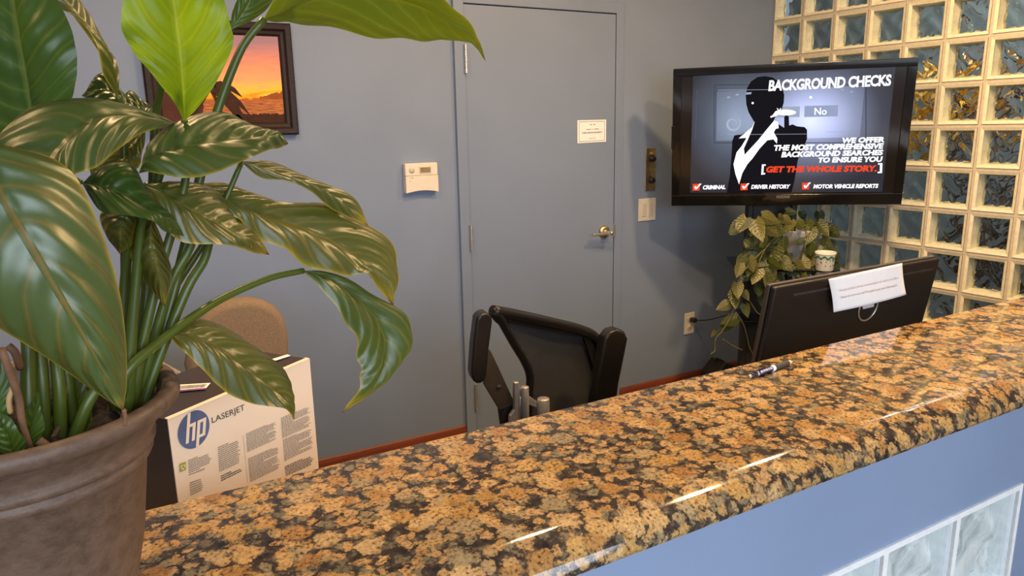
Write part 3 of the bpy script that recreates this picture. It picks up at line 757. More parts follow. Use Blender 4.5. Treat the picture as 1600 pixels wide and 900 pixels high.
# swirl emblem
bm = bmesh.new(); pr_ = None
for k in range(40):
    t = k / 39; a = math.radians(-40 + 430 * t); R0 = 45 * (1 - 0.55 * t); wd = 11 * math.sin(math.pi * min(1, t * 1.15 + 0.05)) + 2
    A = tz(415 + R0 * math.cos(a), 412 + R0 * math.sin(a), 0.0022); B = tz(415 + (R0 - wd) * math.cos(a), 412 + (R0 - wd) * math.sin(a), 0.0022)
    cur = (bm.verts.new(A), bm.verts.new(B))
    if pr_: bm.faces.new((pr_[0], cur[0], cur[1], pr_[1]))
    pr_ = cur
bm_obj('swirl_emblem', bm, E_panel, scr)
on('button_panel', [(790, 318), (965, 314), (963, 372), (788, 376)], E_btn, 0.0022)
on('button_panel', [(596, 324), (766, 320), (764, 376), (594, 380)], E_pale, 0.0022)
sil = [(585, 163), (625, 170), (655, 192), (676, 225), (684, 262), (682, 300), (672, 335), (652, 365), (640, 372), (628, 398), (650, 410), (684, 432), (684, 374), (694, 366), (708, 372), (710, 420), (728, 414), (750, 424), (790, 428), (803, 442), (803, 490), (780, 545), (755, 600), (745, 660), (735, 720), (722, 768), (385, 770), (400, 690), (408, 600), (414, 500), (424, 472), (470, 462), (500, 452), (530, 405), (518, 385), (498, 350), (487, 310), (484, 262), (492, 222), (512, 190), (545, 168)]
on('silhouette', sil, E_dark, 0.0028)
col_ = [(531, 398), (517, 428), (447, 487), (488, 484), (462, 528), (436, 560), (420, 622), (430, 672), (449, 726), (466, 668), (492, 622), (520, 590), (556, 540), (596, 497), (628, 492), (646, 514), (648, 488), (630, 455), (640, 437), (655, 434), (653, 402), (632, 394), (600, 432), (545, 500), (478, 572), (474, 540), (492, 500), (518, 440)]
on('white_collar', col_, E_white, 0.0034)
bm = bmesh.new(); bm.faces.new([bm.verts.new(tz(690 + 56 * math.cos(k * math.pi / 12), 352 + 15 * math.sin(k * math.pi / 12), 0.0032)) for k in range(24)])
bm_obj('light_flare', bm, E_white, scr)
on('light_beam', [(640, 345), (690, 342), (640, 372), (612, 380)], E_white, 0.0033)
for (x, y) in ((388, 274), (432, 260), (912, 232), (980, 234), (1028, 245)):
    on('light_dash', [(x, y - 4), (x + 16, y - 5), (x + 14, y + 3), (x - 2, y + 4)], E_pale, 0.0033)
on('light_dash', [(486, 248), (514, 246), (512, 257), (484, 259)], E_pale, 0.0034)
for (x, y, R0) in ((520, 303, 6), (822, 273, 7), (617, 374, 5)):
    bm = bmesh.new(); bm.faces.new([bm.verts.new(tz(x + R0 * math.cos(k * math.pi / 6), y + R0 * math.sin(k * math.pi / 6), 0.0034)) for k in range(12)])
    bm_obj('light_spot', bm, E_white, scr)
for (x0, y0, x1, y1) in ((390, 467, 800, 464), (340, 236, 640, 233), (900, 453, 1020, 451)):
    on('light_streak', [(x0, y0 - 1), (x1, y1 - 1), (x1, y1 + 1), (x0, y0 + 1)], E_pale, 0.0035)
def tv_text(body, c, m, shear=0.0, bold=0.02, spacing=1.0):
    text_quad('lettering', body, [tz(x, y, 0.0040) for x, y in c], m, scr, shear, bold, spacing)
tv_text('BACKGROUND CHECKS', [(606, 184), (1243, 153), (1239, 213), (601, 242)], E_white, 0.03, 0.035, 0.95)
tv_text('No', [(842, 328), (906, 327), (905, 364), (841, 365)], E_white, 0, 0.015)
tv_text('Yes', [(645, 330), (700, 329), (699, 362), (644, 364)], E_white, 0, 0.01)
tv_text('WE OFFER', [(987, 483), (1207, 478), (1205, 507), (984, 513)], E_white, 0.12, 0.05)
tv_text('THE MOST COMPREHENSIVE', [(632, 521), (1203, 511), (1200, 541), (629, 552)], E_white, 0.12, 0.05)
tv_text('BACKGROUND SEARCHES', [(671, 556), (1200, 545), (1197, 574), (668, 586)], E_white, 0.12, 0.05)
tv_text('TO ENSURE YOU', [(862, 586), (1197, 580), (1195, 609), (859, 614)], E_white, 0.12, 0.05)
tv_text('GET THE WHOLE STORY.', [(592, 632), (1168, 626), (1165, 660), (588, 665)], E_red, 0.1, 0.055)
tv_text('[', [(568, 622), (588, 622), (585, 674), (564, 676)], E_white, 0, 0.03)
tv_text(']', [(1172, 616), (1195, 615), (1193, 667), (1170, 668)], E_white, 0, 0.03)
tv_text('CRIMINAL', [(262, 731), (380, 729), (378, 751), (259, 753)], E_white, 0.1, 0.05)
tv_text('DRIVER HISTORY', [(514, 728), (717, 726), (714, 748), (511, 750)], E_white, 0.1, 0.05)
tv_text('MOTOR VEHICLE REPORTS', [(838, 726), (1175, 723), (1172, 745), (835, 748)], E_white, 0.1, 0.05)
tv_text('www.bio-processing.com', [(216, 490), (224, 236), (236, 236), (229, 490)], E_grey)
for (x, y) in ((208, 724), (457, 722), (777, 718)):
    on('red_check_box', [(x, y), (x + 37, y - 1), (x + 36, y + 34), (x - 1, y + 35)], E_red, 0.0036)
    on('check_mark', [(x + 8, y + 13), (x + 16, y + 11), (x + 20, y + 18), (x + 36, y - 2), (x + 46, y - 1), (x + 20, y + 28), (x + 12, y + 27)], E_white, 0.0040)
text_quad('maker_lettering', 'INSIGNIA', [tz(x, y, 0.0068) for x, y in ((645, 783), (714, 782), (713, 797), (644, 798))], mat('grey_logo', (0.28, 0.27, 0.27), rough=0.4, noise=0.05), tv)
box('side_clip', (-TW / 2 - 0.004, -0.008, -TH * 0.07), (-TW / 2 + 0.012, 0.002, TH * 0.10), M_blackgl, tv, T4, 0.003)

# stand: column, bracket, shelves, base
SC = V((2.850, 2.500, 0.0)); SR = Matrix.Translation(SC) @ Matrix.Rotation(math.radians(-38), 4, 'Z')
st = empty('television_stand', SC, 'tall black television stand with small shelves in the corner', 'stand')
box('column', (-0.075, -0.035, 0.03), (0.105, 0.035, 1.30), M_blackmat, st, SR, 0.006)
for s in (-1, 1): box('column_rail', (s * 0.102 + 0.016 - 0.014, -0.045, 0.03), (s * 0.102 + 0.016 + 0.014, 0.03, 1.42), M_blackmat, st, SR, 0.006)
box('mount_plate', (-0.10, -0.048, 1.26), (0.12, -0.030, 1.48), M_blackmat, st, SR, 0.004)
box('base', (-0.36, -0.27, 0.0), (0.36, 0.20, 0.030), M_blackgl, st, SR, 0.008)
SH1 = 0.85; SH2 = at(1165, 503, 2.40).z
box('shelf', (-0.175, -0.285, SH1 - 0.010), (0.285, 0.05, SH1), M_blackgl, st, SR, 0.002)
box('shelf', (-0.12, -0.20, SH2 - 0.012), (0.20, 0.05, SH2), M_blackgl, st, SR, 0.002)
# black case near the baseboard
e = empty('black_case', (3.0, 2.80, 0), 'low black case on the floor against the baseboard', 'case')
c0 = at(1116, 579, 2.84); c1 = at(1141, 567, 2.84)
pts = [(c0.x - 0.03, 2.80, 0.0), (c1.x + 0.02, 2.80, 0.0), (c1.x + 0.02, 2.80, c1.z - 0.02), (c1.x - 0.01, 2.80, c1.z), (c0.x + 0.05, 2.80, c0.z + 0.05), (c0.x - 0.03, 2.80, c0.z - 0.02)]
prism('case_body', pts, (0, 0.12, 0), M_blackmat, e, 0.008)
hx = (c0.x + c1.x) / 2
tube('handle', [(hx - 0.04, 2.86, c0.z + 0.045), (hx - 0.03, 2.86, c0.z + 0.062), (hx + 0.03, 2.86, c1.z + 0.01), (hx + 0.04, 2.86, c1.z - 0.005)], 0.005, M_blackpl, e, 8)

# ------------------------------------------------------------------ pothos on the shelf
PC = atz(1243, 408, SH1 + 0.0005)
pothos = empty('pothos_plant', PC, 'trailing pothos with heart leaves in a white pot under the television', 'plant')
M_potw = mat('white_ceramic', (0.62, 0.58, 0.56), rough=0.35, noise=0.06, nscale=20)
pr0 = (at(1258, 362, PC.y) - at(1223, 362, PC.y)).length / 2
ptop = at(1241, 359, PC.y).z - SH1
pot_prof = [(0, 0.004), (pr0 * 0.60, 0.0), (pr0 * 0.64, 0.004), (pr0 * 0.86, ptop * 0.66), (pr0 * 0.90, ptop * 0.68), (pr0 * 0.98, ptop * 0.97), (pr0, ptop), (pr0 * 0.94, ptop), (pr0 * 0.86, ptop * 0.85), (0, ptop * 0.85)]
pp_ = lathe('pot', pot_prof, PC, M_potw, pothos, 32)
M_soil = mat('dark_soil', (0.030, 0.018, 0.011), rough=0.95, noise=0.5, nscale=120, bump=1.0, bscale=160)
lathe('soil', [(0, ptop * 0.88), (pr0 * 0.86, ptop * 0.87), (pr0 * 0.86, ptop * 0.85), (0, ptop * 0.85)], PC, M_soil, pothos, 24)
def leaf_mat(name, c_dark, c_light, c_vein, trans=0.35, rough=0.32, yellow=0.0, nveins=15.0, bump=0.5, spec=0.6):
    m = bpy.data.materials.new(name); m.use_nodes = True; g = NT(m); t = m.node_tree; b_ = t.nodes['Principled BSDF']
    uv = g.n('ShaderNodeUVMap'); sp = g.n('ShaderNodeSeparateXYZ'); g.l(uv.outputs[0], sp.inputs[0])
    u = sp.outputs['X']; v = sp.outputs['Y']
    av = g.math('ABSOLUTE', g.math('SUBTRACT', g.math('MULTIPLY', v, 2.0), 1.0))
    tc = g.n('ShaderNodeTexCoord'); nz = g.n('ShaderNodeTexNoise', i_Scale=9.0, i_Detail=3.0); g.l(tc.outputs['Object'], nz.inputs['Vector'])
    ph = g.math('SUBTRACT', g.math('MULTIPLY', u, nveins), g.math('MULTIPLY', g.math('POWER', av, 1.25), nveins * 0.30))
    ph = g.math('ADD', ph, g.math('MULTIPLY', nz.outputs['Fac'], 1.1))
    fr = g.math('FRACT', ph); tri = g.math('ABSOLUTE', g.math('SUBTRACT', g.math('MULTIPLY', fr, 2.0), 1.0))      # 1 at the vein
    vein = g.math('POWER', tri, 7.0)
    midrib = g.math('SUBTRACT', 1.0, g.math('DIVIDE', av, 0.055), clamp=True)
    base = g.mix(nz.outputs['Fac'], c_dark, c_light)
    base = g.mix(g.math('MULTIPLY', vein, 0.45), base, c_vein)
    base = g.mix(g.math('MULTIPLY', midrib, 0.75), base, c_vein)
    if yellow:
        edge = g.math('ADD', g.math('POWER', av, 22.0), g.math('POWER', u, 14.0))
        edge = g.math('MULTIPLY', g.math('ADD', edge, g.math('SUBTRACT', nz.outputs['Fac'], 0.66)), yellow, clamp=True)
        base = g.mix(edge, base, (0.50, 0.36, 0.02))
        tip = g.math('MULTIPLY', g.math('SUBTRACT', u, 0.955), 30.0, clamp=True)
        base = g.mix(tip, base, (0.11, 0.045, 0.02))
    g.l(base, b_.inputs['Base Color']); b_.inputs['Roughness'].default_value = rough; b_.inputs['Specular IOR Level'].default_value = spec
    hgt = g.math('ADD', g.math('MULTIPLY', g.math('SINE', g.math('MULTIPLY', ph, 6.2832)), -0.5), g.math('MULTIPLY', midrib, -0.8))
    bp = g.n('ShaderNodeBump', i_Strength=bump, i_Distance=0.004); g.l(hgt, bp.inputs['Height']); g.l(bp.outputs[0], b_.inputs['Normal'])
    tr = g.n('ShaderNodeBsdfTranslucent')
    tcol = g.mix(1.0, base, (1.8, 2.05, 0.8), 'MULTIPLY'); g.l(tcol, tr.inputs['Color'])
    mx = g.n('ShaderNodeMixShader'); mx.inputs[0].default_value = trans
    g.l(b_.outputs[0], mx.inputs[1]); g.l(tr.outputs[0], mx.inputs[2]); g.l(mx.outputs[0], t.nodes['Material Output'].inputs['Surface'])
    return m
M_poth = [leaf_mat('pothos_leaf', (0.040, 0.058, 0.010), (0.105, 0.115, 0.024), (0.18, 0.18, 0.06), 0.25, 0.3, 0.0, 7.0, 0.25),
          leaf_mat('pothos_leaf_pale', (0.085, 0.092, 0.018), (0.17, 0.155, 0.045), (0.24, 0.22, 0.09), 0.25, 0.3, 0.0, 7.0, 0.25),
          leaf_mat('pothos_leaf_dark', (0.020, 0.034, 0.007), (0.055, 0.075, 0.016), (0.11, 0.13, 0.04), 0.25, 0.3, 0.0, 7.0, 0.25)]
def heart_leaf_mesh(nm, m):
    bm = bmesh.new(); uvl = bm.loops.layers.uv.new('UVMap'); nu, nv = 8, 6; G = []
    for i in range(nu + 1):
        u = i / nu
        wd = 0.42 * (math.sin(math.pi * min(1, u * 0.93 + 0.10)) ** 0.75) * (1 - 0.35 * u) if u < 1 else 0.0
        row = []
        for j in range(nv + 1):
            v = -1 + 2 * j / nv
            y = u - (0.14 * abs(v) ** 1.5 if u < 0.5 else 0.14 * abs(v) ** 1.5 * (1 - u) * 2)
            row.append(bm.verts.new((v * wd, -0.16 * u * u + 0.10 * abs(v) * wd * 2, -y)) )
        G.append(row)
    for i in range(nu):
        for j in range(nv):
            f = bm.faces.new((G[i][j], G[i][j + 1], G[i + 1][j + 1], G[i + 1][j])); f.smooth = True
            for lp, (a, b) in zip(f.loops, ((i, j), (i, j + 1), (i + 1, j + 1), (i + 1, j))): lp[uvl].uv = (a / nu, b / nv)
    me = bpy.data.meshes.new(nm); bm.to_mesh(me); bm.free(); me.materials.append(m); return me
me_hl = [heart_leaf_mesh('pothos_leaf_%s' % n, m) for n, m in zip('abc', M_poth)]
# px, py (leaf base), length in px, hang angle (deg, 0 = down, + = to the right), tone, depth
PL = [(1166,340,26,-30,1,2.30),(1180,343,32,10,1,2.28),(1190,337,26,70,1,2.28),(1158,346,22,-40,2,2.32),(1152,360,12,-60,0,2.30),(1208,348,28,40,0,2.27),
 (1195,352,26,60,1,2.27),(1222,340,18,60,1,2.34),(1228,330,16,80,2,2.36),(1252,330,14,20,2,2.40),(1235,345,22,15,1,2.30),(1246,345,18,40,0,2.32),(1216,338,14,80,1,2.33),
 (1262,345,22,20,0,2.32),(1280,331,18,10,2,2.33),(1278,347,24,40,0,2.30),(1290,355,24,60,2,2.30),(1268,356,26,-10,0,2.29),(1284,372,20,50,0,2.28),(1296,378,20,30,2,2.29),
 (1256,375,14,-60,2,2.27),(1266,380,22,20,2,2.27),(1264,395,24,0,1,2.27),(1286,386,18,-5,0,2.26),(1274,402,20,-10,2,2.27),(1302,395,26,0,2,2.30),(1304,410,18,5,2,2.29),
 (1225,370,26,-20,2,2.27),(1212,385,30,5,0,2.26),(1200,372,24,-60,0,2.28),(1186,380,22,-80,1,2.28),(1192,388,24,-40,2,2.28),
 (1178,392,22,-50,2,2.29),(1205,398,26,-30,2,2.27),(1218,403,26,40,0,2.25),(1252,405,24,30,1,2.25),(1162,400,20,-20,0,2.29),(1170,402,22,30,1,2.28),
 (1157,412,20,0,1,2.28),(1186,420,24,-10,1,2.26),(1206,420,28,-20,1,2.25),(1195,428,22,20,0,2.26),(1178,420,26,-40,2,2.28),(1230,418,20,50,2,2.26),(1240,418,24,60,1,2.25),(1250,425,18,10,0,2.25),
 (1214,430,24,10,2,2.27),(1188,440,24,10,2,2.30),(1198,447,20,40,0,2.28),(1190,460,20,20,2,2.30),(1152,442,22,10,1,2.29),(1148,455,24,-10,0,2.30),(1162,455,14,30,1,2.29),
 (1140,474,20,-60,1,2.30),(1164,475,18,10,0,2.29),(1152,497,24,-70,0,2.28),(1142,506,20,-60,2,2.29),(1118,517,10,-30,1,2.31),(1210,456,18,15,0,2.28),(1172,372,18,-20,2,2.30),(1200,408,22,70,0,2.26),
 (1183,362,20,-30,2,2.31),(1212,362,22,-15,0,2.28),(1222,355,20,-40,0,2.27),(1232,395,22,-30,2,2.27),(1176,410,22,0,0,2.28),(1220,418,20,-10,2,2.27),(1268,412,18,10,0,2.27)]
random.seed(11)
for (x, y, ln, hang, tone, Yd) in PL:
    p = at(x, y, Yd); p2 = at(x, y + ln, Yd); L_ = (p2 - p).length * 1.18
    toward = (EYE - p); toward.z = 0; yaw = math.atan2(toward.y, toward.x) + math.pi / 2 + random.uniform(-0.5, 0.5)
    Mx = Matrix.Translation(p) @ Matrix.Rotation(yaw, 4, 'Z') @ Matrix.Rotation(math.radians(hang), 4, 'Y').inverted() @ Matrix.Rotation(random.uniform(-0.75, 0.05), 4, 'X') @ Matrix.Scale(L_, 4)
    o = bpy.data.objects.new('leaf', me_hl[tone]); COL.objects.link(o); o.matrix_basis = Mx; adopt(o, pothos)
M_vine = mat('vine_stem', (0.17, 0.15, 0.05), rough=0.5, noise=0.2, nscale=60)
for vp_ in ([(1236,356,2.34),(1205,350,2.30),(1170,345,2.30),(1155,358,2.30)], [(1238,358,2.33),(1210,372,2.27),(1190,400,2.27),(1180,440,2.28),(1190,465,2.29)],
            [(1236,357,2.33),(1205,380,2.27),(1165,420,2.28),(1150,450,2.29),(1146,485,2.29),(1130,515,2.30),(1118,530,2.31),(1117,548,2.31),(1110,553,2.31)],
            [(1245,357,2.33),(1270,350,2.31),(1288,360,2.30),(1295,390,2.29),(1303,415,2.29)], [(1240,357,2.31),(1230,390,2.25),(1250,420,2.24),(1262,428,2.25)],
            [(1150,488,2.29),(1162,508,2.29),(1168,530,2.30),(1172,545,2.30),(1182,562,2.30)], [(1168,465,2.29),(1182,487,2.28),(1190,492,2.28)], [(1130,530,2.30),(1145,540,2.30),(1160,547,2.30)],
            [(1245,357,2.33),(1262,365,2.28),(1258,392,2.26),(1274,420,2.27)]):
    tube('vine', spline([at(*a) for a in vp_], 24), 0.0022, M_vine, pothos, 6)

# mug with a green wreath
mc = atz(1288, 422, SH1 + 0.0005)
mh = at(1288, 394, mc.y).z - SH1; mr = (at(1298.5, 400, mc.y) - at(1277.5, 400, mc.y)).length / 2
e = empty('mug', mc, 'small white cup with a green wreath and dark berries on the black shelf', 'cup')
M_mug = mat('white_glaze', (0.70, 0.68, 0.62), rough=0.15, noise=0.03)
lathe('cup_body', [(0, 0), (mr * 0.78, 0), (mr * 0.80, 0.004), (mr * 0.92, mh * 0.8), (mr, mh), (mr * 0.95, mh), (mr * 0.86, mh * 0.8), (mr * 0.72, 0.006), (0, 0.006)], mc, M_mug, e, 32)
bm = bmesh.new()
for k in range(60):
    a0 = 2 * math.pi * k / 60; a1 = 2 * math.pi * (k + 1) / 60
    for zz, hw in ((0.74 + 0.06 * math.sin(9 * a0), 0.05), (0.90, 0.012)):
        R1 = mr * (0.92 + 0.08 * (zz - 0.8) / 0.2 if zz > 0.8 else 0.80 + 0.12 * zz / 0.8) + 0.0012
        bm.faces.new([bm.verts.new(mc + V((R1 * math.cos(a), R1 * math.sin(a), mh * (zz + d)))) for a, d in ((a0, -hw), (a1, -hw), (a1, hw), (a0, hw))])
bm_obj('green_wreath', bm, mat('green_glaze', (0.03, 0.16, 0.09), rough=0.2, noise=0.3, nscale=150), e, label='painted green wreath')
bm = bmesh.new(); random.seed(5)
for k in range(34):
    a0 = random.uniform(0, 2 * math.pi); zz = random.uniform(0.28, 0.62); R1 = mr * (0.80 + 0.12 * zz / 0.8) + 0.0006
    bmesh.ops.create_icosphere(bm, subdivisions=1, radius=0.0026, matrix=Matrix.Translation(mc + V((R1 * math.cos(a0), R1 * math.sin(a0), mh * zz))))
bm_obj('berries', bm, M_ink, e)

# ================================================================== monitor behind the counter
DESK = 0.74
mon_tl = V((1.231, 1.045, 1.527 - 0.3515)); MWD = 0.600; MHT = 0.365; tilt = math.radians(9.3)
MM = Matrix.Translation(mon_tl) @ Matrix.Rotation(tilt, 4, 'X')     # local x right, z up (0 = top edge), y away from the viewer
mon = empty('computer_monitor', (mon_tl.x + MWD / 2, 1.16, DESK), 'black computer monitor seen from behind over the counter edge', 'monitor')
M_monback = mat('monitor_back', (0.008, 0.006, 0.005), rough=0.45, spec=0.4, noise=0.08, nscale=30)
o = box('rear_shell', (0, 0, -MHT), (MWD, 0.014, 0), M_monback, mon, MM, 0.006)
o = box('front_bezel', (-0.002, 0.0145, -MHT - 0.002), (MWD + 0.002, 0.026, 0.002), mat('bezel_brown', (0.045, 0.032, 0.024), rough=0.35, noise=0.1), mon, MM, 0.004)
box('display_panel', (0.012, 0.0261, -MHT + 0.015), (MWD - 0.012, 0.0275, -0.012), M_blackgl, mon, MM)
for (xa_, xb_) in ((0.062, 0.205), (0.43, 0.575)): box('vent_slot', (xa_, -0.0008, -0.027), (xb_, 0.003, -0.0215), M_ink, mon, MM)
box('stand_neck', (MWD / 2 - 0.05, 0.028, -0.42), (MWD / 2 + 0.05, 0.055, -0.12), M_blackpl, mon, MM, 0.005)
box('stand_foot', (mon_tl.x + MWD / 2 - 0.13, 1.05, DESK), (mon_tl.x + MWD / 2 + 0.13, 1.26, DESK + 0.02), M_blackpl, mon, None, 0.006)
MN = (MM.to_3x3() @ V((0, -1, 0)))
# round maker emblem
ec = atp(1356, 480, mon_tl, MN); rr = 0.034
bm = bmesh.new(); ax = MM.to_3x3() @ V((1, 0, 0)); az = MM.to_3x3() @ V((0, 0, 1))
addtube(bm, [ec + MN * 0.001 + (ax * math.cos(k * math.pi / 24) + az * math.sin(k * math.pi / 24)) * rr for k in range(49)], 0.0022, 8, False)
bm_obj('ring_emblem', bm, M_steel, mon, True, label='grey ring emblem')
# paper notice hanging over the top of the monitor
PN = 0.003
pq = [atp(1294.3, 436, mon_tl + MN * 0.006, MN), atp(1409.5, 411, mon_tl + MN * 0.006, MN), atp(1415.8, 460.5, mon_tl + MN * 0.016, MN), atp(1302.5, 488, mon_tl + MN * 0.016, MN)]
pe = empty('monitor_notice', pq[3] * 0.5 + pq[2] * 0.5, 'white printed sheet hanging over the back of the computer monitor', 'paper')
bm = bmesh.new(); uvn = 14; G = []
for i in range(uvn + 1):
    t = i / uvn; row = []
    for j in range(uvn + 1):
        s = j / uvn; p = lerpq(pq, s, t) + MN * (0.004 * math.sin(math.pi * s) * t) + ax * (0.006 * math.sin(math.pi * t) * (0.5 - s))
        row.append(bm.verts.new(p))
    G.append(row)
for i in range(uvn):
    for j in range(uvn): bm.faces.new((G[i][j], G[i][j + 1], G[i + 1][j + 1], G[i + 1][j])).smooth = True
o = bm_obj('sheet', bm, M_paper, pe); sd = o.modifiers.new('s', 'SOLIDIFY'); sd.thickness = 0.0003
def nz_(x, y): return atp(1290 + x / 10, 410 + y / 10, mon_tl + MN * 0.0172, MN)
M_redink = mat('faded_red_ink', (0.50, 0.27, 0.22), rough=0.8, noise=0.1)
text_quad('lettering', 'Would you like to fill out a survey about your visit to our office?', [nz_(213, 428), nz_(1140, 226), nz_(1140, 266), nz_(222, 470)], M_redink, pe)
text_quad('lettering', "Please let me know and I'll be glad to get your information!", [nz_(240, 532), nz_(1120, 336), nz_(1122, 384), nz_(248, 574)], M_redink, pe)
tq = [atp(x, y, mon_tl + MN * 0.004, MN) for x, y in ((1347, 474), (1366, 469.5), (1365, 479), (1348, 483))]
prism('tape_tab', tq, MN * 0.0008, mat('lilac_paper', (0.52, 0.47, 0.50), rough=0.7, noise=0.03), pe)

# ================================================================== pen on the counter
pa = atz(1170.5, 588.5, CZ + 0.006); pb = atz(1238.5, 564.5, CZ + 0.006)
pe = empty('ballpoint_pen', ((pa + pb) / 2) - V((0, 0, 0.006)), 'dark ballpoint pen with silver tip lying on the granite counter', 'pen')
d = (pb - pa); PLn = d.length; PM = Matrix.Translation(pa) @ d.to_track_quat('Z', 'Y').to_matrix().to_4x4()
M_pen = mat('pen_dark_violet', (0.030, 0.020, 0.038), rough=0.2, noise=0.1)
M_grip = mat('pen_grip', (0.055, 0.045, 0.035), rough=0.6, noise=0.15, nscale=150)
def seg(name, prof, m): return lathe(name, [(r * 0.001, t * PLn) for r, t in prof], (0, 0, 0), m, pe, 20, PM)
seg('push_button', [(0, 0), (2.6, 0.0), (3.2, 0.012), (3.2, 0.055), (0, 0.055)], M_steel)
seg('barrel_end', [(0, 0.05), (4.2, 0.05), (4.8, 0.06), (5.0, 0.16), (0, 0.16)], M_pen)
seg('silver_band', [(0, 0.16), (5.4, 0.16), (5.4, 0.185), (0, 0.185)], M_steel)
seg('barrel', [(0, 0.185), (5.2, 0.185), (5.5, 0.50), (0, 0.50)], M_pen)
seg('white_band', [(0, 0.49), (5.7, 0.49), (5.7, 0.555), (0, 0.555)], M_paper)
seg('grip', [(0, 0.555), (5.6, 0.555), (5.7, 0.70), (5.4, 0.88), (0, 0.88)], M_grip)
seg('cream_tip', [(0, 0.88), (4.4, 0.88), (3.2, 0.94), (1.0, 1.0), (0, 1.0)], mat('cream_tip', (0.70, 0.62, 0.42), rough=0.3, noise=0.05))
PX = PM.to_3x3(); dz = d.normalized(); side = V((0, 0, 1)) - dz * dz.z; side.normalize(); outw = dz.cross(side)
if outw.dot(EYE - pa) < 0: outw = -outw
pc = pa + dz * (PLn * 0.21) + (outw * 0.8 + side * 0.6).normalized() * 0.0056
up_ = (side * 0.8 - outw * 0.6).normalized() * 0.0032
bm = bmesh.new()
for (a_, b_) in ((0, .05), (.06, .10), (.11, .16), (.17, .20), (.21, .26)):
    bm.faces.new([bm.verts.new(pc + up_ * k1 + dz * PLn * k2) for k1, k2 in ((0.9, a_), (0.9, b_), (-0.5, b_), (-0.5, a_))])
bm_obj('barrel_print', bm, mat('lilac_print', (0.45, 0.42, 0.55), rough=0.4, noise=0.03), pe)
tube('clip', [pa + dz * PLn * 0.08 + side * 0.0068, pa + dz * PLn * 0.35 + side * 0.0072], 0.0012, M_pen, pe, 8)

# ================================================================== desks behind the counter
M_lam = mat('speckled_laminate', (0.40, 0.32, 0.24), rough=0.45, noise=0.55, nscale=160)
M_deskbody = mat('desk_panel', (0.20, 0.16, 0.13), rough=0.6, noise=0.08)
e = empty('work_desk', (1.0, 1.15, 0), 'plain work desk behind the granite counter under the monitor', 'desk')
box('desk_top', (-0.75, 0.80, DESK - 0.035), (2.2, 1.46, DESK), M_lam, e, None, 0.004)
for xx in (-0.70, 0.8, 2.12): box('support_panel', (xx, 0.82, 0), (xx + 0.03, 1.40, DESK - 0.035), M_deskbody, e)
dc = atz(283, 580, 0.767); dl = atz(214, 541, 0.767)
e = empty('side_desk', (dc.x - 0.5, dc.y + 0.1, 0), 'speckled tan side desk behind the potted plant', 'desk')
dd = (dl - dc); dd.z = 0; dd.normalize()
far = dc + dd * 0.45
pts = [dc, V((far.x, far.y, dc.z)), V((far.x - 1.3, far.y, dc.z)), V((dc.x - 1.3, dc.y, dc.z))]
far_y = min(far.y, 2.93)
pts = [V((dc.x, dc.y, 0.767)), V((dc.x + (far.x - dc.x) * (far_y - dc.y) / (far.y - dc.y), far_y, 0.767)), V((dc.x - 1.3, far_y, 0.767)), V((dc.x - 1.3, dc.y, 0.767))]
prism('desk_top', pts, (0, 0, -0.035), M_lam, e, 0.004)
for xx in (dc.x - 1.2, dc.x - 0.20): box('support_panel', (xx, dc.y + 0.04, 0), (xx + 0.03, far_y - 0.03, 0.732), M_deskbody, e)

# ================================================================== cartridge box
BZ = 1.527 - 0.40
ba = atz(262, 655, BZ); bb = atz(483, 560, BZ); BWd = (bb - ba).length; bdx = (bb - ba).normalized(); bdn = V((-bdx.y, bdx.x, 0)); BDp = 0.155; BHt = BZ - DESK
bxe = empty('cartridge_box', (ba + bb) / 2 + bdn * BDp / 2 - V((0, 0, BHt)), 'cream and black printer cartridge carton standing behind the counter', 'carton')
M_card = mat('cream_card', (0.84, 0.69, 0.54), rough=0.5, noise=0.03, nscale=8)
M_cardk = mat('dark_card', (0.030, 0.022, 0.020), rough=0.35, noise=0.1, nscale=10)
FN = -bdn
def bp_(s, d_, z): return ba + bdx * (BWd * s) + bdn * d_ - V((0, 0, z))
prism('carton_body', [bp_(0, 0.001, 0.001), bp_(1, 0.001, 0.001), bp_(1, 0.001, BHt), bp_(0, 0.001, BHt)], bdn * (BDp - 0.002), M_cardk, bxe)
prism('front_face', [bp_(0, 0, 0), bp_(1, 0, 0), bp_(1, 0, BHt), bp_(0, 0, BHt)], bdn * 0.002, M_card, bxe, label='cream printed front')
prism('front_flap_edge', [bp_(0, -0.001, 0), bp_(1, -0.001, 0), bp_(1, 0.006, -0.001), bp_(0, 0.006, -0.001)], V((0, 0, -0.0008)), M_card, bxe)
prism('right_edge', [bp_(1.0, 0.0, 0), bp_(1.0, 0.012, 0), bp_(1.0, 0.012, BHt), bp_(1.0, 0, BHt)], bdx * 0.0012, M_card, bxe)
tub = [bp_(1.0, BDp, -0.002), bp_(1, BDp, 0.0)]
def bz_(x, y, l=0.0008): return atp(200 + x / 2.571, 450 + y / 2.571, ba, FN) + FN * l
text_quad('lettering', 'LASERJET', [bz_(334, 520), bz_(466, 466), bz_(469, 497), bz_(338, 550)], M_ink, bxe)
c0 = bz_(264, 568); rx = bz_(307, 551) - c0; R0 = 0.0285
bm = bmesh.new(); bm.faces.new([bm.verts.new(c0 + bdx * R0 * math.cos(k * math.pi / 20) + V((0, 0, 1)) * R0 * math.sin(k * math.pi / 20)) for k in range(40)])
bm_obj('logo_disc', bm, mat('logo_blue', (0.085, 0.120, 0.235), rough=0.35, noise=0.25, nscale=25), bxe)
zc1 = V((0, 0, 1))
def lp_(s, t): return c0 + bdx * R0 * (s + 0.22 * t) + zc1 * R0 * t + FN * 0.0005
bm = bmesh.new()
def bar(s0, t0, s1, t1): bm.faces.new([bm.verts.new(lp_(a, b)) for a, b in ((s0, t0), (s1, t0), (s1, t1), (s0, t1))])
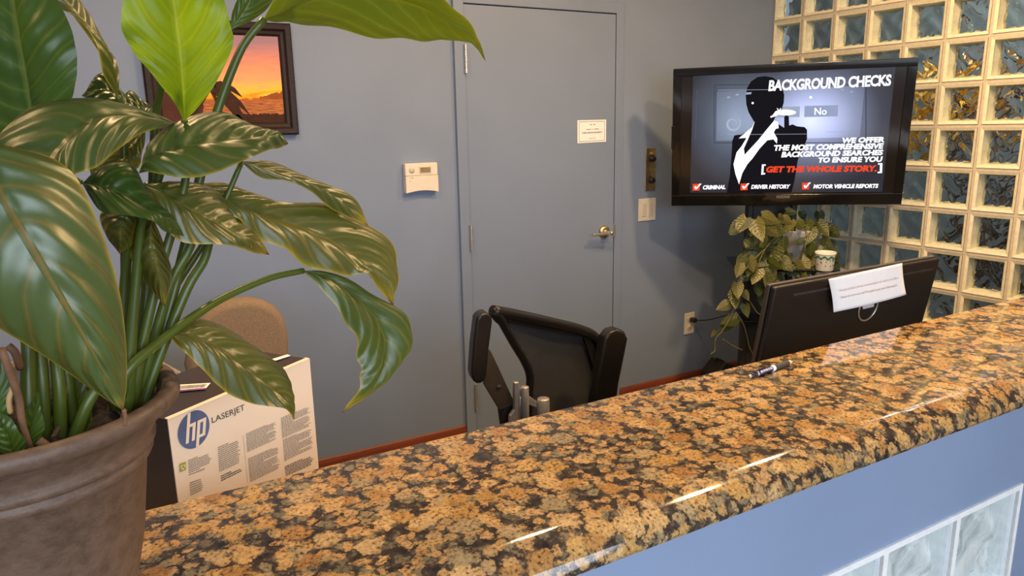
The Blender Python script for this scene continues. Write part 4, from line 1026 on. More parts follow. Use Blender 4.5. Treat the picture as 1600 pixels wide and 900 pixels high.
bar(-0.50, -0.56, -0.31, 0.98); bar(-0.12, -0.56, 0.07, 0.22); bar(-0.31, 0.22, 0.07, 0.38)
bar(0.18, -0.98, 0.37, 0.38); bar(0.37, 0.22, 0.75, 0.38); bar(0.56, -0.40, 0.75, 0.22); bar(0.37, -0.56, 0.75, -0.40)
bm_obj('logo_letters', bm, M_card, bxe)
sq = [(205, 706), (231, 697), (232, 730), (207, 740)]
flat('recycle_badge', [bz_(*p) for p in sq], mat('olive_print', (0.36, 0.36, 0.035), rough=0.5, noise=0.05), bxe)
bm = bmesh.new(); cc = bz_(218.5, 718, 0.0014)
for k in range(3):
    a0 = math.radians(90 + 120 * k)
    prv = None
    for j in range(7):
        a1 = a0 + math.radians(85) * j / 6; w_ = 0.0012 if j < 5 else (0.0022 if j == 5 else 0.0002)
        cur = [bm.verts.new(cc + (bdx * math.cos(a1) + zc1 * math.sin(a1)) * (0.0031 + s * w_ * 0.7)) for s in (1, -1)]
        if prv: bm.faces.new((prv[0], prv[1], cur[1], cur[0]))
        prv = cur
bm_obj('recycle_symbol', bm, M_card, bxe)
text_quad('lettering', 'www.hp.com/recycle', [bz_(242, 747), bz_(307, 722), bz_(308, 729), bz_(243, 755)], M_ink, bxe, bold=0.02)
def fine(q, rows, m, fill=0.7, seed=1):
    """tiny printed words, one mesh per column of print"""
    rnd = random.Random(seed); q = [bz_(*p) for p in q]; bm = bmesh.new()
    for r_ in range(rows):
        t0 = (r_ + 0.22) / rows; t1 = (r_ + 0.22 + 0.5) / rows; s = 0.0; end = 1.0 if r_ % 7 else rnd.uniform(0.35, 0.9)
        end = min(end, rnd.uniform(0.88, 1.0))
        while s < end:
            w_ = rnd.uniform(0.03, 0.10); e_ = min(s + w_, end)
            bm.faces.new([bm.verts.new(p) for p in (lerpq(q, s, t0), lerpq(q, e_, t0), lerpq(q, e_, t1), lerpq(q, s, t1))]); s = e_ + 0.018
    o = bm_obj('fine_print', bm, m, bxe); o['kind'] = 'stuff'; return o
fine([(240, 690), (330, 654), (337, 708), (243, 745)], 8, M_inkgrey, seed=1)
fine([(246, 779), (297, 762), (300, 812), (250, 836)], 6, M_inkgrey, seed=2)
fine([(360, 638), (445, 600), (452, 700), (366, 740)], 13, M_inkgrey, seed=3)
fine([(372, 752), (458, 712), (460, 735), (374, 778)], 3, M_ink, seed=4)
fine([(473, 584), (592, 532), (598, 606), (478, 660)], 17, M_inkgrey, seed=5)
fine([(481, 684), (602, 632), (612, 722), (490, 780)], 20, M_inkgrey, seed=6)
fine([(613, 521), (727, 468), (735, 552), (619, 604)], 18, M_inkgrey, seed=7)
fine([(621, 608), (736, 558), (744, 640), (628, 696)], 18, M_inkgrey, seed=8)
fine([(628, 716), (742, 664), (747, 706), (634, 756)], 7, M_ink, seed=9)
bm = bmesh.new(); bm.faces.new([bm.verts.new(bz_(*p)) for p in ((461, 590), (462, 590), (480, 780), (479, 780))]); bm_obj('rule_line', bm, M_inkgrey, bxe)
# barcode label on the lid
lq = [atz(x, y, BZ + 0.0006) for x, y in ((270, 602), (329, 598.5), (321, 608), (262, 613))]
o = flat('barcode_label', lq, M_paper, bxe, V((0, 0, 0.0004)))
bm = bmesh.new(); s = 0.12; rnd = random.Random(4)
while s < 0.93:
    w_ = rnd.uniform(0.006, 0.018)
    bm.faces.new([bm.verts.new(p + V((0, 0, 0.0008))) for p in (lerpq(lq, s, 0.2), lerpq(lq, s + w_, 0.2), lerpq(lq, s + w_, 0.72), lerpq(lq, s, 0.72))]); s += w_ + rnd.uniform(0.008, 0.02)
flat('white_sticker', [atz(x, y, BZ + 0.001) for x, y in ((424, 561.5), (449, 554), (454, 556), (431, 563.5))], M_paper, bxe, V((0, 0, 0.0004)))
bm_obj('barcode_bars', bm, M_ink, o)
flat('violet_stripe', [lerpq(lq, 0, 0.86) + V((0, 0, 0.0009)), lerpq(lq, 1, 0.86) + V((0, 0, 0.0009)), lerpq(lq, 1, 1.06) + V((0, 0, 0.0009)), lerpq(lq, 0, 1.06) + V((0, 0, 0.0009))], mat('violet_print', (0.25, 0.03, 0.30), rough=0.5, noise=0.05), o)

# ================================================================== chairs
M_tan = mat('tan_fabric', (0.27, 0.185, 0.115), rough=0.95, noise=0.3, nscale=420, bump=0.5, bscale=600)
def five_star_base(e, c, m, zseat):
    lathe('gas_column', [(0, 0.09), (0.032, 0.09), (0.032, 0.28), (0.018, 0.28), (0.018, zseat), (0, zseat)], (c.x, c.y, 0), M_blackpl, e, 20)
    for k in range(5):
        a = math.radians(20 + 72 * k); dr = V((math.cos(a), math.sin(a), 0)); p = V((c.x, c.y, 0))
        lg = tube('base_leg', [p + V((0, 0, 0.115)), p + dr * 0.14 + V((0, 0, 0.105)), p + dr * 0.27 + V((0, 0, 0.078))], [0.026, 0.020, 0.014], m, e, 10)
        w_ = p + dr * 0.27; tn = V((-dr.y, dr.x, 0))
        bm = bmesh.new()
        for s in (-1, 1): addlathe(bm, [(0, -0.009), (0.022, -0.009), (0.026, -0.004), (0.026, 0.004), (0.022, 0.009), (0, 0.009)], (0, 0, 0), 16)
        bm.free(); bm = bmesh.new()
        for s in (-1, 1):
            b2 = bmesh.new(); addlathe(b2, [(0, -0.009), (0.022, -0.009), (0.026, -0.004), (0.026, 0.004), (0.022, 0.009), (0, 0.009)], (0, 0, 0), 16, Matrix.Translation(w_ + tn * 0.014 * s + V((0, 0, 0.0265))) @ tn.to_track_quat('Z', 'Y').to_matrix().to_4x4())
            t_ = bpy.data.meshes.new('tmp'); b2.to_mesh(t_); b2.free(); bm.from_mesh(t_); bpy.data.meshes.remove(t_)
        addbox(bm, w_ + V((-0.006, -0.006, 0.04)), w_ + V((0.006, 0.006, 0.085)))
        bm_obj('caster', bm, M_blackpl, lg, True)
# tan upholstered chair by the back wall
tY = 2.52
out = [(452, 562), (453, 540), (450.5, 515), (443, 494), (430, 480), (412, 471), (392, 467), (366, 469.5), (343, 476), (324, 488), (309, 506), (299, 528), (293, 552), (290, 575)]
pts = [at(x, y, tY) for x, y in out]
zb_ = 0.60
low = [V((pts[-1].x + 0.02, tY, zb_)), V((pts[0].x - 0.03, tY, zb_))]
cxm = (pts[0].x + pts[-1].x) / 2
tc_ = empty('fabric_chair', (cxm, tY - 0.2, 0), 'tan fabric office chair with rounded back behind the carton', 'chair')
o = prism('backrest', pts + low, (0, 0.075, 0), M_tan, tc_); bevel(o, 0.030, 5)
o = box('seat', (cxm - 0.30, tY - 0.46, 0.42), (cxm + 0.09, tY - 0.03, 0.50), M_tan, tc_, None, 0.03)
box('back_support', (cxm - 0.03, tY + 0.075, 0.38), (cxm + 0.03, tY + 0.09, 0.70), M_blackpl, tc_)
box('seat_bracket', (cxm - 0.03, tY - 0.28, 0.38), (cxm + 0.03, tY + 0.09, 0.418), M_blackpl, tc_)
five_star_base(tc_, V((cxm - 0.10, tY - 0.26, 0)), M_blackpl, 0.40)

# black mesh chair with folded-up arms
mcx = at(860, 560, 1.95)
mch = empty('mesh_chair', (mcx.x, 1.80, 0), 'black mesh back office chair with raised armrests in front of the door', 'chair')
def dY(x): return 1.90 + (x - 765) / 175 * 0.13
def mp_(x, y, o_=0.0): return at(x, y, dY(x) + o_)
M_frame = mat('chair_frame_black', (0.009, 0.007, 0.006), rough=0.36, spec=0.4, noise=0.1, nscale=30)
bottom_y = 690
tube('back_frame_top', spline([mp_(770, 486), mp_(800, 491), mp_(860, 504), mp_(905, 515), mp_(928, 526), mp_(938, 545), mp_(937, 575), mp_(930, 615), mp_(922, 655), mp_(915, bottom_y)], 40), [0.0185] * 22 + [0.024] * 6 + [0.020] * 12, M_frame, mch, 14, 'glossy black top rail')
tube('back_frame_side', spline([mp_(771, 486), mp_(784, 503), mp_(802, 535), mp_(820, 565), mp_(828, 588), mp_(827, 615), mp_(826, 650), mp_(824, bottom_y)], 30), [0.018] * 4 + [0.0135] * 26, M_frame, mch, 12)
# inner bevelled rail under the top tube
prism('top_rail_lip', [mp_(786, 494, 0.0), mp_(905, 517, 0.0), mp_(930, 528, 0.0), mp_(940, 560, 0.0), mp_(938, 600, 0.0), mp_(932, 612, 0.0), mp_(931, 585, 0.0), mp_(912, 527, 0.0), mp_(797, 505, 0.0)], (0, 0.012, 0), M_frame, mch)
def mesh_mat():
    m = mat('black_mesh_fabric', (0.030, 0.028, 0.026), rough=0.7); g = NT(m); t = m.node_tree; b_ = t.nodes['Principled BSDF']
    tc = g.n('ShaderNodeTexCoord'); mp2 = g.n('ShaderNodeMapping'); mp2.inputs['Rotation'].default_value = (0, math.radians(24), 0); g.l(tc.outputs['Object'], mp2.inputs['Vector'])
    wv = g.n('ShaderNodeTexWave', wave_type='BANDS', bands_direction='X', i_Scale=50.0, i_Distortion=1.4, i_Detail=1.0); wv.inputs['Detail Scale'].default_value = 0.4; g.l(mp2.outputs[0], wv.inputs['Vector'])
    g.l(g.ramp(wv.outputs['Fac'], [(0.45, (0.010, 0.009, 0.009)), (0.85, (0.035, 0.035, 0.035)), (1.0, (0.12, 0.12, 0.12))]), b_.inputs['Base Color'])
    tr = g.n('ShaderNodeBsdfTransparent'); mx = g.n('ShaderNodeMixShader'); mx.inputs[0].default_value = 0.10
    g.l(b_.outputs[0], mx.inputs[1]); g.l(tr.outputs[0], mx.inputs[2]); g.l(mx.outputs[0], t.nodes['Material Output'].inputs['Surface'])
    return m
prism('mesh_panel', [mp_(788, 500, 0.012), mp_(860, 512, 0.03), mp_(912, 524, 0.012), mp_(932, 580, 0.012), mp_(926, 620, 0.012), mp_(918, bottom_y, 0.012), mp_(830, bottom_y, 0.012), mp_(831, 615, 0.012), mp_(831, 585, 0.012), mp_(806, 535, 0.012)], (0, 0.003, 0), mesh_mat(), mch)
prism('lumbar_bar', [mp_(832, 660, 0.0), mp_(925, 645, 0.0), mp_(923, 660, 0.0), mp_(832, 675, 0.0)], (0, 0.015, 0), M_frame, mch, 0.004)
# arm pads
def pad(name, pts, th_, m=M_frame):
    bm = bmesh.new(); addprism(bm, pts, th_); o = bm_obj(name, bm, m, mch); bevel(o, 0.0115, 4); return o
aY = 1.78
pad('armrest_pad', [at(x, y, aY) for x, y in ((745, 499), (751, 491), (760, 489), (768, 493), (770, 503), (764, 548), (761, 588), (756, 598), (747, 601), (739, 596), (737, 584), (740, 540))], (0.012, 0.055, 0))
aY2 = 1.80
pad('armrest_pad', [at(x, y, aY2) for x, y in ((945, 530), (954, 518), (966, 515), (977, 519), (982, 530), (977, 556), (968, 600), (962, 650), (935, 660), (931, 640), (934, 590))], (0.012, 0.055, 0))
prism('armrest_bracket', [at(x, y, 1.86) for x, y in ((766, 546), (780, 575), (803, 626), (801, 634), (781, 641), (757, 601), (760, 570))], (0, 0.012, 0), mat('bronze_arm', (0.085, 0.060, 0.042), rough=0.35, metal=0.4, noise=0.1), mch, 0.003, 'bronze metal arm bracket')
hc = at(779.5, 605, 1.858)
lathe('pivot_hole', [(0, 0.002), (0.007, 0.002), (0.008, 0), (0, 0)], (0, 0, 0), M_ink, mch, 20, Matrix.Translation(hc) @ Matrix.Rotation(math.pi / 2, 4, 'X'))
prism('pivot_joint', [at(x, y, 1.865) for x, y in ((781, 640), (801, 625), (806, 640), (806, 662), (785, 668))], (0, 0.02, 0), M_blackpl, mch, 0.004)
M_alu = mat('cast_aluminium', (0.46, 0.42, 0.38), rough=0.38, metal=0.6, noise=0.1, nscale=60)
p1 = at(820, 604, 1.84); p2 = at(849, 622.5, 1.84)
prism('post_plate', [at(x, y, 1.842) for x, y in ((804, 598), (811, 597), (813, 606), (826, 612), (824, 690), (796, 690), (797, 650), (804, 640))], (0, 0.014, 0), M_alu, mch, 0.003)
for p, R_ in ((p1, 0.0125), (p2, 0.0195)):
    lathe('post', [(0, 0.0), (R_ - 0.001, 0.0), (R_, -0.002), (R_ * 0.92, -0.30), (0, -0.30)], p, M_alu, mch, 24)
prism('post_link', [at(x, y, 1.845) for x, y in ((826, 618), (843, 630), (843, 640), (826, 632))], (0, 0.008, 0), M_alu, mch, 0.002)
for x in (813, 816.5): tube('post_rib', [at(x, 620, 1.838), at(x - 1, 655, 1.838)], 0.0012, M_alu, mch, 6)
box('seat', (mcx.x - 0.26, 1.46, 0.43), (mcx.x + 0.24, 1.93, 0.50), mat('black_seat_fabric', (0.02, 0.018, 0.018), rough=0.9, noise=0.2, nscale=300), mch, None, 0.03)
box('seat_mechanism', (mcx.x - 0.08, 1.60, 0.385), (mcx.x + 0.08, 2.06, 0.43), M_blackpl, mch, None, 0.01)
box('back_support', (mcx.x - 0.03, 2.04, 0.40), (mcx.x + 0.03, 2.06, 0.70), M_blackpl, mch, None, 0.005)
five_star_base(mch, V((mcx.x, 1.72, 0)), M_blackpl, 0.39)

# ================================================================== plant beyond the glass blocks
random.seed(21)
shr = empty('orange_shrub', (3.95, 2.1, 0), 'orange leaved plant standing behind the glass block wall', 'plant')
M_or = mat('orange_leaf', (0.98, 0.42, 0.02), rough=0.5, noise=0.35, nscale=25)
M_br = mat('brown_leaf', (0.13, 0.060, 0.030), rough=0.6, noise=0.4, nscale=25)
def blade_mesh(nm, m):
    bm = bmesh.new(); G = []
    for i in range(7):
        t = i / 6; w_ = 0.22 * math.sin(math.pi * (t * 0.94 + 0.03)); G.append([bm.verts.new((s * w_, 0.25 * t * t + 0.08 * abs(s), t)) for s in (-1, 0, 1)])
    for a, b in zip(G, G[1:]):
        for k in range(2): bm.faces.new((a[k], a[k + 1], b[k + 1], b[k])).smooth = True
    me = bpy.data.meshes.new(nm); bm.to_mesh(me); bm.free(); me.materials.append(m); return me
me_or, me_br = blade_mesh('orange_blade', M_or), blade_mesh('brown_blade', M_br)
lathe('planter', [(0, 0), (0.13, 0), (0.17, 0.34), (0.155, 0.34), (0.15, 0.30), (0, 0.30)], (3.95, 2.1, 0), mat('grey_planter', (0.2, 0.19, 0.18), rough=0.6, noise=0.1), shr, 32)
for k in range(7):
    a = k * 0.9; tube('stem', spline([V((3.95, 2.1, 0.3)), V((3.95 + 0.05 * math.cos(a), 2.1 + 0.06 * math.sin(a), 0.9)), V((3.93 + 0.16 * math.cos(a), 2.08 + 0.28 * math.sin(a), 1.75))], 10), 0.009, M_br, shr, 6)
def blades(n, x0, x1, y0, y1, X, me, l0, l1):
    for k in range(n):
        p = atx(random.uniform(x0, x1), random.uniform(y0, y1), X + random.uniform(-0.05, 0.2)); 
        o = bpy.data.objects.new('leaf', me); COL.objects.link(o)
        o.matrix_basis = Matrix.Translation(p) @ Matrix.Rotation(random.uniform(0, 6.28), 4, 'X') @ Matrix.Rotation(random.uniform(-0.7, 0.7), 4, 'Y') @ Matrix.Rotation(random.uniform(0, 6.28), 4, 'Z') @ Matrix.Scale(random.uniform(l0, l1), 4)
        adopt(o, shr)
blades(60, 1400, 1490, 100, 235, 3.75, me_or, 0.08, 0.15)
blades(38, 1480, 1600, 100, 230, 3.80, me_or, 0.07, 0.13)
blades(5, 1480, 1560, 30, 110, 3.85, me_or, 0.04, 0.08)
blades(40, 1500, 1620, 280, 450, 3.80, me_br, 0.08, 0.18)
blades(10, 1440, 1520, 340, 480, 3.80, me_br, 0.07, 0.14)
blades(16, 1480, 1620, 0, 180, 4.0, me_br, 0.08, 0.16)

# ================================================================== peace lily in its pot on the counter
LC = V((-0.089, 0.740, CZ)); RZ = 1.527 - 0.228
lily = empty('peace_lily', LC, 'large leafy peace lily in a brown textured pot on the left of the counter', 'plant')
def pot_mat():
    m = mat('brown_resin_pot', (0.13, 0.085, 0.06), rough=0.55); g = NT(m); b_ = m.node_tree.nodes['Principled BSDF']
    tc = g.n('ShaderNodeTexCoord'); mp2 = g.n('ShaderNodeMapping'); mp2.inputs['Scale'].default_value = (1, 1, 1.2); g.l(tc.outputs['Object'], mp2.inputs['Vector'])
    nz = g.n('ShaderNodeTexNoise', i_Scale=70.0, i_Detail=6.0, i_Roughness=0.65); g.l(mp2.outputs[0], nz.inputs['Vector'])
    n2 = g.n('ShaderNodeTexNoise', i_Scale=9.0, i_Detail=3.0); g.l(tc.outputs['Object'], n2.inputs['Vector'])
    c = g.ramp(nz.outputs['Fac'], [(0.32, (0.068, 0.036, 0.021)), (0.5, (0.118, 0.068, 0.042)), (0.72, (0.16, 0.098, 0.062))])
    c = g.mix(g.math('MULTIPLY', n2.outputs['Fac'], 0.5), c, (0.14, 0.083, 0.054)); g.l(c, b_.inputs['Base Color'])
    bp = g.n('ShaderNodeBump', i_Strength=0.55, i_Distance=0.0025); g.l(nz.outputs['Fac'], bp.inputs['Height']); g.l(bp.outputs[0], b_.inputs['Normal'])
    return m
hz = RZ - CZ
pf = [(0, 0.0), (0.066, 0.0), (0.070, 0.004), (0.0775, 0.035), (0.089, 0.085), (0.1000, hz - 0.067), (0.1040, hz - 0.064), (0.1062, hz - 0.060), (0.1058, hz - 0.0565), (0.1036, hz - 0.0545), (0.1046, hz - 0.053), (0.1092, hz - 0.050), (0.1100, hz - 0.046), (0.1078, hz - 0.0425), (0.111, hz - 0.036),
      (0.121, hz - 0.020), (0.1295, hz - 0.0165), (0.1345, hz - 0.011), (0.1350, hz - 0.006), (0.1325, hz - 0.001), (0.1270, hz), (0.1210, hz - 0.002), (0.1190, hz - 0.008), (0.1080, hz - 0.035), (0.100, hz - 0.060), (0, hz - 0.060)]
lathe('pot', pf, LC, pot_mat(), lily, 96)
bm = bmesh.new(); rnd = random.Random(2); sr = 0.1085
vs = [[bm.verts.new(LC + V((sr * r_ / 10 * math.cos(k * math.pi / 20), sr * r_ / 10 * math.sin(k * math.pi / 20), hz - 0.030 + (0.007 * math.sin(r_ * 2.1 + k) + rnd.uniform(-0.004, 0.006) if r_ < 10 else -0.004)))) for k in range(40)] for r_ in range(1, 11)]
c_ = bm.verts.new(LC + V((0, 0, hz - 0.024)))
for k in range(40): bm.faces.new((c_, vs[0][k], vs[0][(k + 1) % 40]))
for a, b in zip(vs, vs[1:]):
    for k in range(40): bm.faces.new((a[k], b[k], b[(k + 1) % 40], a[(k + 1) % 40]))
bm_obj('soil', bm, M_soil, lily)
SZ = LC.z + hz - 0.035

ML = {
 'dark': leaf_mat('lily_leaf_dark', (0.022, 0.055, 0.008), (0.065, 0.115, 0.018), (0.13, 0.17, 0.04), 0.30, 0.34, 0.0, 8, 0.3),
 'mid': leaf_mat('lily_leaf_mid', (0.035, 0.075, 0.010), (0.095, 0.125, 0.022), (0.22, 0.21, 0.06), 0.32, 0.40, 0.8, 8, 0.35, 0.9),
 'gold': leaf_mat('lily_leaf_yellowing', (0.050, 0.080, 0.010), (0.15, 0.135, 0.024), (0.28, 0.22, 0.05), 0.32, 0.37, 1.0, 8, 0.45, 0.9),
 'bright': leaf_mat('lily_leaf_young_backlit', (0.155, 0.245, 0.006), (0.225, 0.325, 0.012), (0.33, 0.41, 0.05), 0.55, 0.42, 0.0, 8, 0.45),  # young leaf green, brightened further to carry the backlight
 'under': leaf_mat('lily_leaf_underside', (0.055, 0.090, 0.006), (0.090, 0.125, 0.010), (0.12, 0.16, 0.03), 0.42, 0.40, 0.2, 9, 0.25),
 'front': leaf_mat('lily_leaf_front', (0.045, 0.085, 0.018), (0.10, 0.135, 0.030), (0.30, 0.18, 0.04), 0.18, 0.38, 0.9, 8, 0.55, 1.0)}
M_stem = leaf_mat('lily_stem', (0.045, 0.072, 0.007), (0.11, 0.14, 0.016), (0.12, 0.16, 0.03), 0.15, 0.35, 0.0, 1, 0.0)
def lily_leaf(base, sts, tip, mk, eL, eR, bulge=0.006, rip=0.0016, nv=13, wave=0.0):
    """base/tip: (px,py,Y); sts: (Mx,My,Y, Lx,Ly, Rx,Ry); eL/eR: depth added at the left/right edge"""
    m3, l3, r3 = [at(*base)], [at(*base)], [at(*base)]
    K = len(sts)
    for i, (mx_, my_, Y, lx, ly, rx_, ry) in enumerate(sts):
        f = math.sin(math.pi * (i + 1) / (K + 1)) ** 0.6
        m3.append(at(mx_, my_, Y)); l3.append(at(lx, ly, Y + eL * f)); r3.append(at(rx_, ry, Y + eR * f))
    for q_ in (m3, l3, r3): q_.append(at(*tip))
    NU, NH = 46, 8; ph0 = (base[0] * 0.37 + base[1]) % 6.28; rip *= 0.55; nv = 8
    Mc, Lc, Rc = spline(m3, NU), spline(l3, NU), spline(r3, NU)
    bm = bmesh.new(); uvl = bm.loops.layers.uv.new('UVMap'); G = []
    for i in range(NU):
        u = i / (NU - 1); row = []
        t = (Mc[min(i + 1, NU - 1)] - Mc[max(i - 1, 0)]).normalized()
        side_ = (Rc[i] - Lc[i])
        n = side_.cross(t)
        if n.length < 1e-9: n = V((0, -1, 0))
        n.normalize()
        if n.dot(EYE - Mc[i]) < 0: n = -n
        wl = side_.length
        for j in range(-NH, NH + 1):
            v = j / NH; E_ = Rc[i] if v > 0 else Lc[i]; a = abs(v)
            p = Mc[i].lerp(E_, a)
            sc_ = min(1.0, wl / 0.06)
            p += n * (bulge * sc_ * 4 * a * (1 - a)) - n * (0.0015 * sc_ * max(0, 1 - a / 0.12))
            p += n * (rip * sc_ * math.sin(2 * math.pi * (u * nv - a ** 1.25 * nv * 0.30)) * min(1, a * 4) * (1.15 - a))
            p += n * (0.0042 * sc_ * math.sin(u * 9.0 + ph0 + 2.2 * v) * a)
            if wave: p += n * (wave * sc_ * a * a * math.sin(u * 31 + (1.3 if v > 0 else 0)))
            row.append(bm.verts.new(p))
        G.append(row)
    for i in range(NU - 1):
        for j in range(2 * NH):
            f = bm.faces.new((G[i][j], G[i][j + 1], G[i + 1][j + 1], G[i + 1][j])); f.smooth = True
            for lp, (a, b) in zip(f.loops, ((i, j), (i, j + 1), (i + 1, j + 1), (i + 1, j))): lp[uvl].uv = (a / (NU - 1), b / (2 * NH))
    me = bpy.data.meshes.new('leaf'); bm.to_mesh(me); bm.free()
    return link('leaf', me, ML[mk], lily)
def stem(pts, r0, r1, m=None, base_on_soil=True):
    P = [at(*p) for p in pts]
    n = 26; S_ = spline(P, n)
    tube('stem', S_, [0.88 * (r0 + (r1 - r0) * k / (n - 1)) for k in range(n)], m or M_stem, lily, 10)

# A: dark leaf at the far left, pointing up
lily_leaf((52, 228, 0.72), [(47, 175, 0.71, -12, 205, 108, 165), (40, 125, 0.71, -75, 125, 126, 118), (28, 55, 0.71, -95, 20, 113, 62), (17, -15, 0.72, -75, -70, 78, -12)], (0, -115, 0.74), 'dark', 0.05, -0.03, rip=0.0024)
# B: bright young leaf, lit from behind, part of that glow in its colour
lily_leaf((288, 190, 0.74), [(287, 160, 0.735, 272, 160, 315, 162), (285, 118, 0.73, 237, 116, 344, 118), (281, 75, 0.73, 203, 73, 363, 68), (275, 28, 0.73, 189, 32, 356, 26), (268, -25, 0.735, 200, -30, 335, -35), (262, -70, 0.74, 225, -75, 300, -78)], (255, -120, 0.75), 'bright', -0.02, -0.02, rip=0.0016, nv=11, wave=0.003)
# C: arching leaf at the left
lily_leaf((273, 192, 0.74), [(215, 181, 0.70, 222, 171, 226, 211), (162, 182, 0.675, 152, 150, 186, 233), (122, 202, 0.655, 76, 160, 152, 252), (92, 234, 0.645, 22, 198, 124, 268), (70, 266, 0.64, -6, 240, 105, 288)], (45, 312, 0.65), 'mid', 0.045, -0.025, rip=0.0012)
# D: large drooping leaf in front
lily_leaf((-50, 238, 0.62), [(-15, 275, 0.60, -125, 305, 42, 234), (20, 335, 0.585, -115, 405, 108, 264), (60, 403, 0.575, -70, 468, 152, 345), (101, 473, 0.575, -8, 508, 184, 445), (141, 543, 0.58, 60, 553, 196, 535), (172, 600, 0.587, 138, 606, 198, 598)], (193, 642, 0.592), 'front', 0.03, 0.035, bulge=0.010, rip=0.0020)
# E: glossy leaf right of the centre
lily_leaf((217, 271, 0.70), [(246, 252, 0.705, 240, 222, 250, 271), (290, 232, 0.71, 283, 193, 296, 271), (340, 222, 0.725, 346, 180, 345, 267), (390, 218, 0.745, 394, 196, 394, 251), (425, 221, 0.765, 422, 210, 424, 234)], (451, 224.5, 0.78), 'mid', 0.06, -0.045, rip=0.0022, bulge=0.009)
# F: dark leaf in the middle
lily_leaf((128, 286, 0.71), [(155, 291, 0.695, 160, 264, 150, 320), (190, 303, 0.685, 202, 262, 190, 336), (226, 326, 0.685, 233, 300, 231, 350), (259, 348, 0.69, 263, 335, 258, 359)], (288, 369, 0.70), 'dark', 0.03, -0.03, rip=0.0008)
# G: yellowing leaf behind F
lily_leaf((222, 288, 0.73), [(258, 308, 0.73, 262, 284, 254, 342), (300, 328, 0.735, 309, 290, 290, 375), (345, 352, 0.745, 353, 314, 336, 385), (383, 377, 0.755, 384, 350, 379, 391)], (421, 398, 0.77), 'gold', 0.05, -0.03, rip=0.0020, bulge=0.008)
# H: long golden leaf to the right
lily_leaf((302, 288, 0.78), [(350, 318, 0.79, 366, 288, 352, 336), (405, 337, 0.80, 428, 312, 391, 366), (460, 353, 0.81, 507, 317, 450, 391), (515, 376, 0.82, 572, 350, 500, 419), (556, 402, 0.83, 616, 397, 545, 430), (582, 434, 0.83, 621, 440, 573, 434)], (615, 480, 0.83), 'gold', 0.05, -0.035, rip=0.0034, bulge=0.010, wave=0.003)
# narrow leaf above H
lily_leaf((376, 252, 0.79), [(410, 262, 0.80, 415, 254, 410, 277), (450, 276, 0.81, 458, 266, 446, 286), (496, 296, 0.82, 509, 286, 490, 303), (536, 318, 0.83, 552, 310, 528, 329)], (576, 354, 0.84), 'gold', 0.03, -0.01, rip=0.0010)
# I: drooping leaf on the long arched stem
lily_leaf((473, 423, 0.80), [(510, 436, 0.805, 503, 453, 520, 428), (553, 462, 0.81, 530, 498, 574, 455), (586, 496, 0.815, 555, 525, 629, 492), (600, 532, 0.815, 563, 560, 642, 530), (596, 569, 0.81, 567, 582, 627, 567), (574, 606, 0.80, 557, 607, 583, 607)], (533, 646, 0.80), 'mid', -0.03, 0.025, bulge=0.010, rip=0.0024, wave=0.002)
# J: low leaf over the carton
lily_leaf((263, 522, 0.74), [(296, 523, 0.745, 301, 496, 283, 553), (341, 544, 0.75, 353, 506, 320, 584), (386, 578, 0.755, 396, 541, 360, 611), (426, 609, 0.76, 438, 580, 405, 631), (449, 636, 0.76, 454, 620, 440, 641)], (460, 656, 0.76), 'gold', 0.05, -0.03, rip=0.0028, bulge=0.008)
# K: big leaf at the top right, seen from below
lily_leaf((412, 31, 0.78), [(450, 15, 0.78, 440, -18, 445, 38), (510, -2, 0.785, 505, -58, 513, 44), (580, -5, 0.79, 585, -66, 586, 54), (645, 8, 0.80, 655, -38, 648, 59), (700, 32, 0.81, 712, 21, 690, 66), (742, 57, 0.82, 748, 51, 735, 67)], (759, 96, 0.825), 'under', -0.06, 0.05, rip=0.0012, wave=0.002)
# L: leaf behind K
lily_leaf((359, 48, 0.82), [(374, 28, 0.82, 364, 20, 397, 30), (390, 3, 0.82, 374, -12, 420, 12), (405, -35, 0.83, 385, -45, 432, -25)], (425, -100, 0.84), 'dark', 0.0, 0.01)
# N: edge-on leaf at the upper left
lily_leaf((184, 152, 0.76), [(173, 113, 0.755, 163, 112, 178, 108), (158, 82, 0.75, 144, 73, 176, 88), (135, 48, 0.75, 118, 32, 152, 58), (108, 12, 0.75, 90, 4, 124, 20), (85, -18, 0.75, 70, -26, 98, -10)], (55, -50, 0.76), 'gold', -0.02, 0.05)
# O: small dark leaves behind
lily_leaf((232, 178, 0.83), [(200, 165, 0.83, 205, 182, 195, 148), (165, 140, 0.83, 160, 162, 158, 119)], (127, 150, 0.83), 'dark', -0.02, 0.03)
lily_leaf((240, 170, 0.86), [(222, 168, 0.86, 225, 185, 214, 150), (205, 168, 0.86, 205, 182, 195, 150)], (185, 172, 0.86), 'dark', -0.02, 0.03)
# P, Q: withered leaves hanging in the middle
lily_leaf((238, 338, 0.71), [(235, 370, 0.71, 215, 360, 253, 372), (241, 401, 0.705, 203, 396, 265, 408), (249, 433, 0.705, 222, 434, 268, 431)], (258, 480, 0.71), 'gold', 0.03, 0.03, rip=0.003, bulge=0.012)
lily_leaf((212, 322, 0.72), [(190, 346, 0.71, 158, 332, 221, 352), (188, 372, 0.71, 167, 370, 211, 376)], (187, 397, 0.72), 'gold', 0.02, 0.02, rip=0.002)
lily_leaf((228, 200, 0.78), [(206, 226, 0.77, 190, 212, 224, 236), (186, 250, 0.765, 164, 238, 213, 263)], (148, 272, 0.76), 'gold', 0.02, 0.0, rip=0.003)
lily_leaf((150, 300, 0.80), [(165, 270, 0.80, 140, 262, 190, 268), (180, 235, 0.81, 150, 235, 205, 232)], (190, 205, 0.82), 'gold', 0.0, 0.0, rip=0.002)
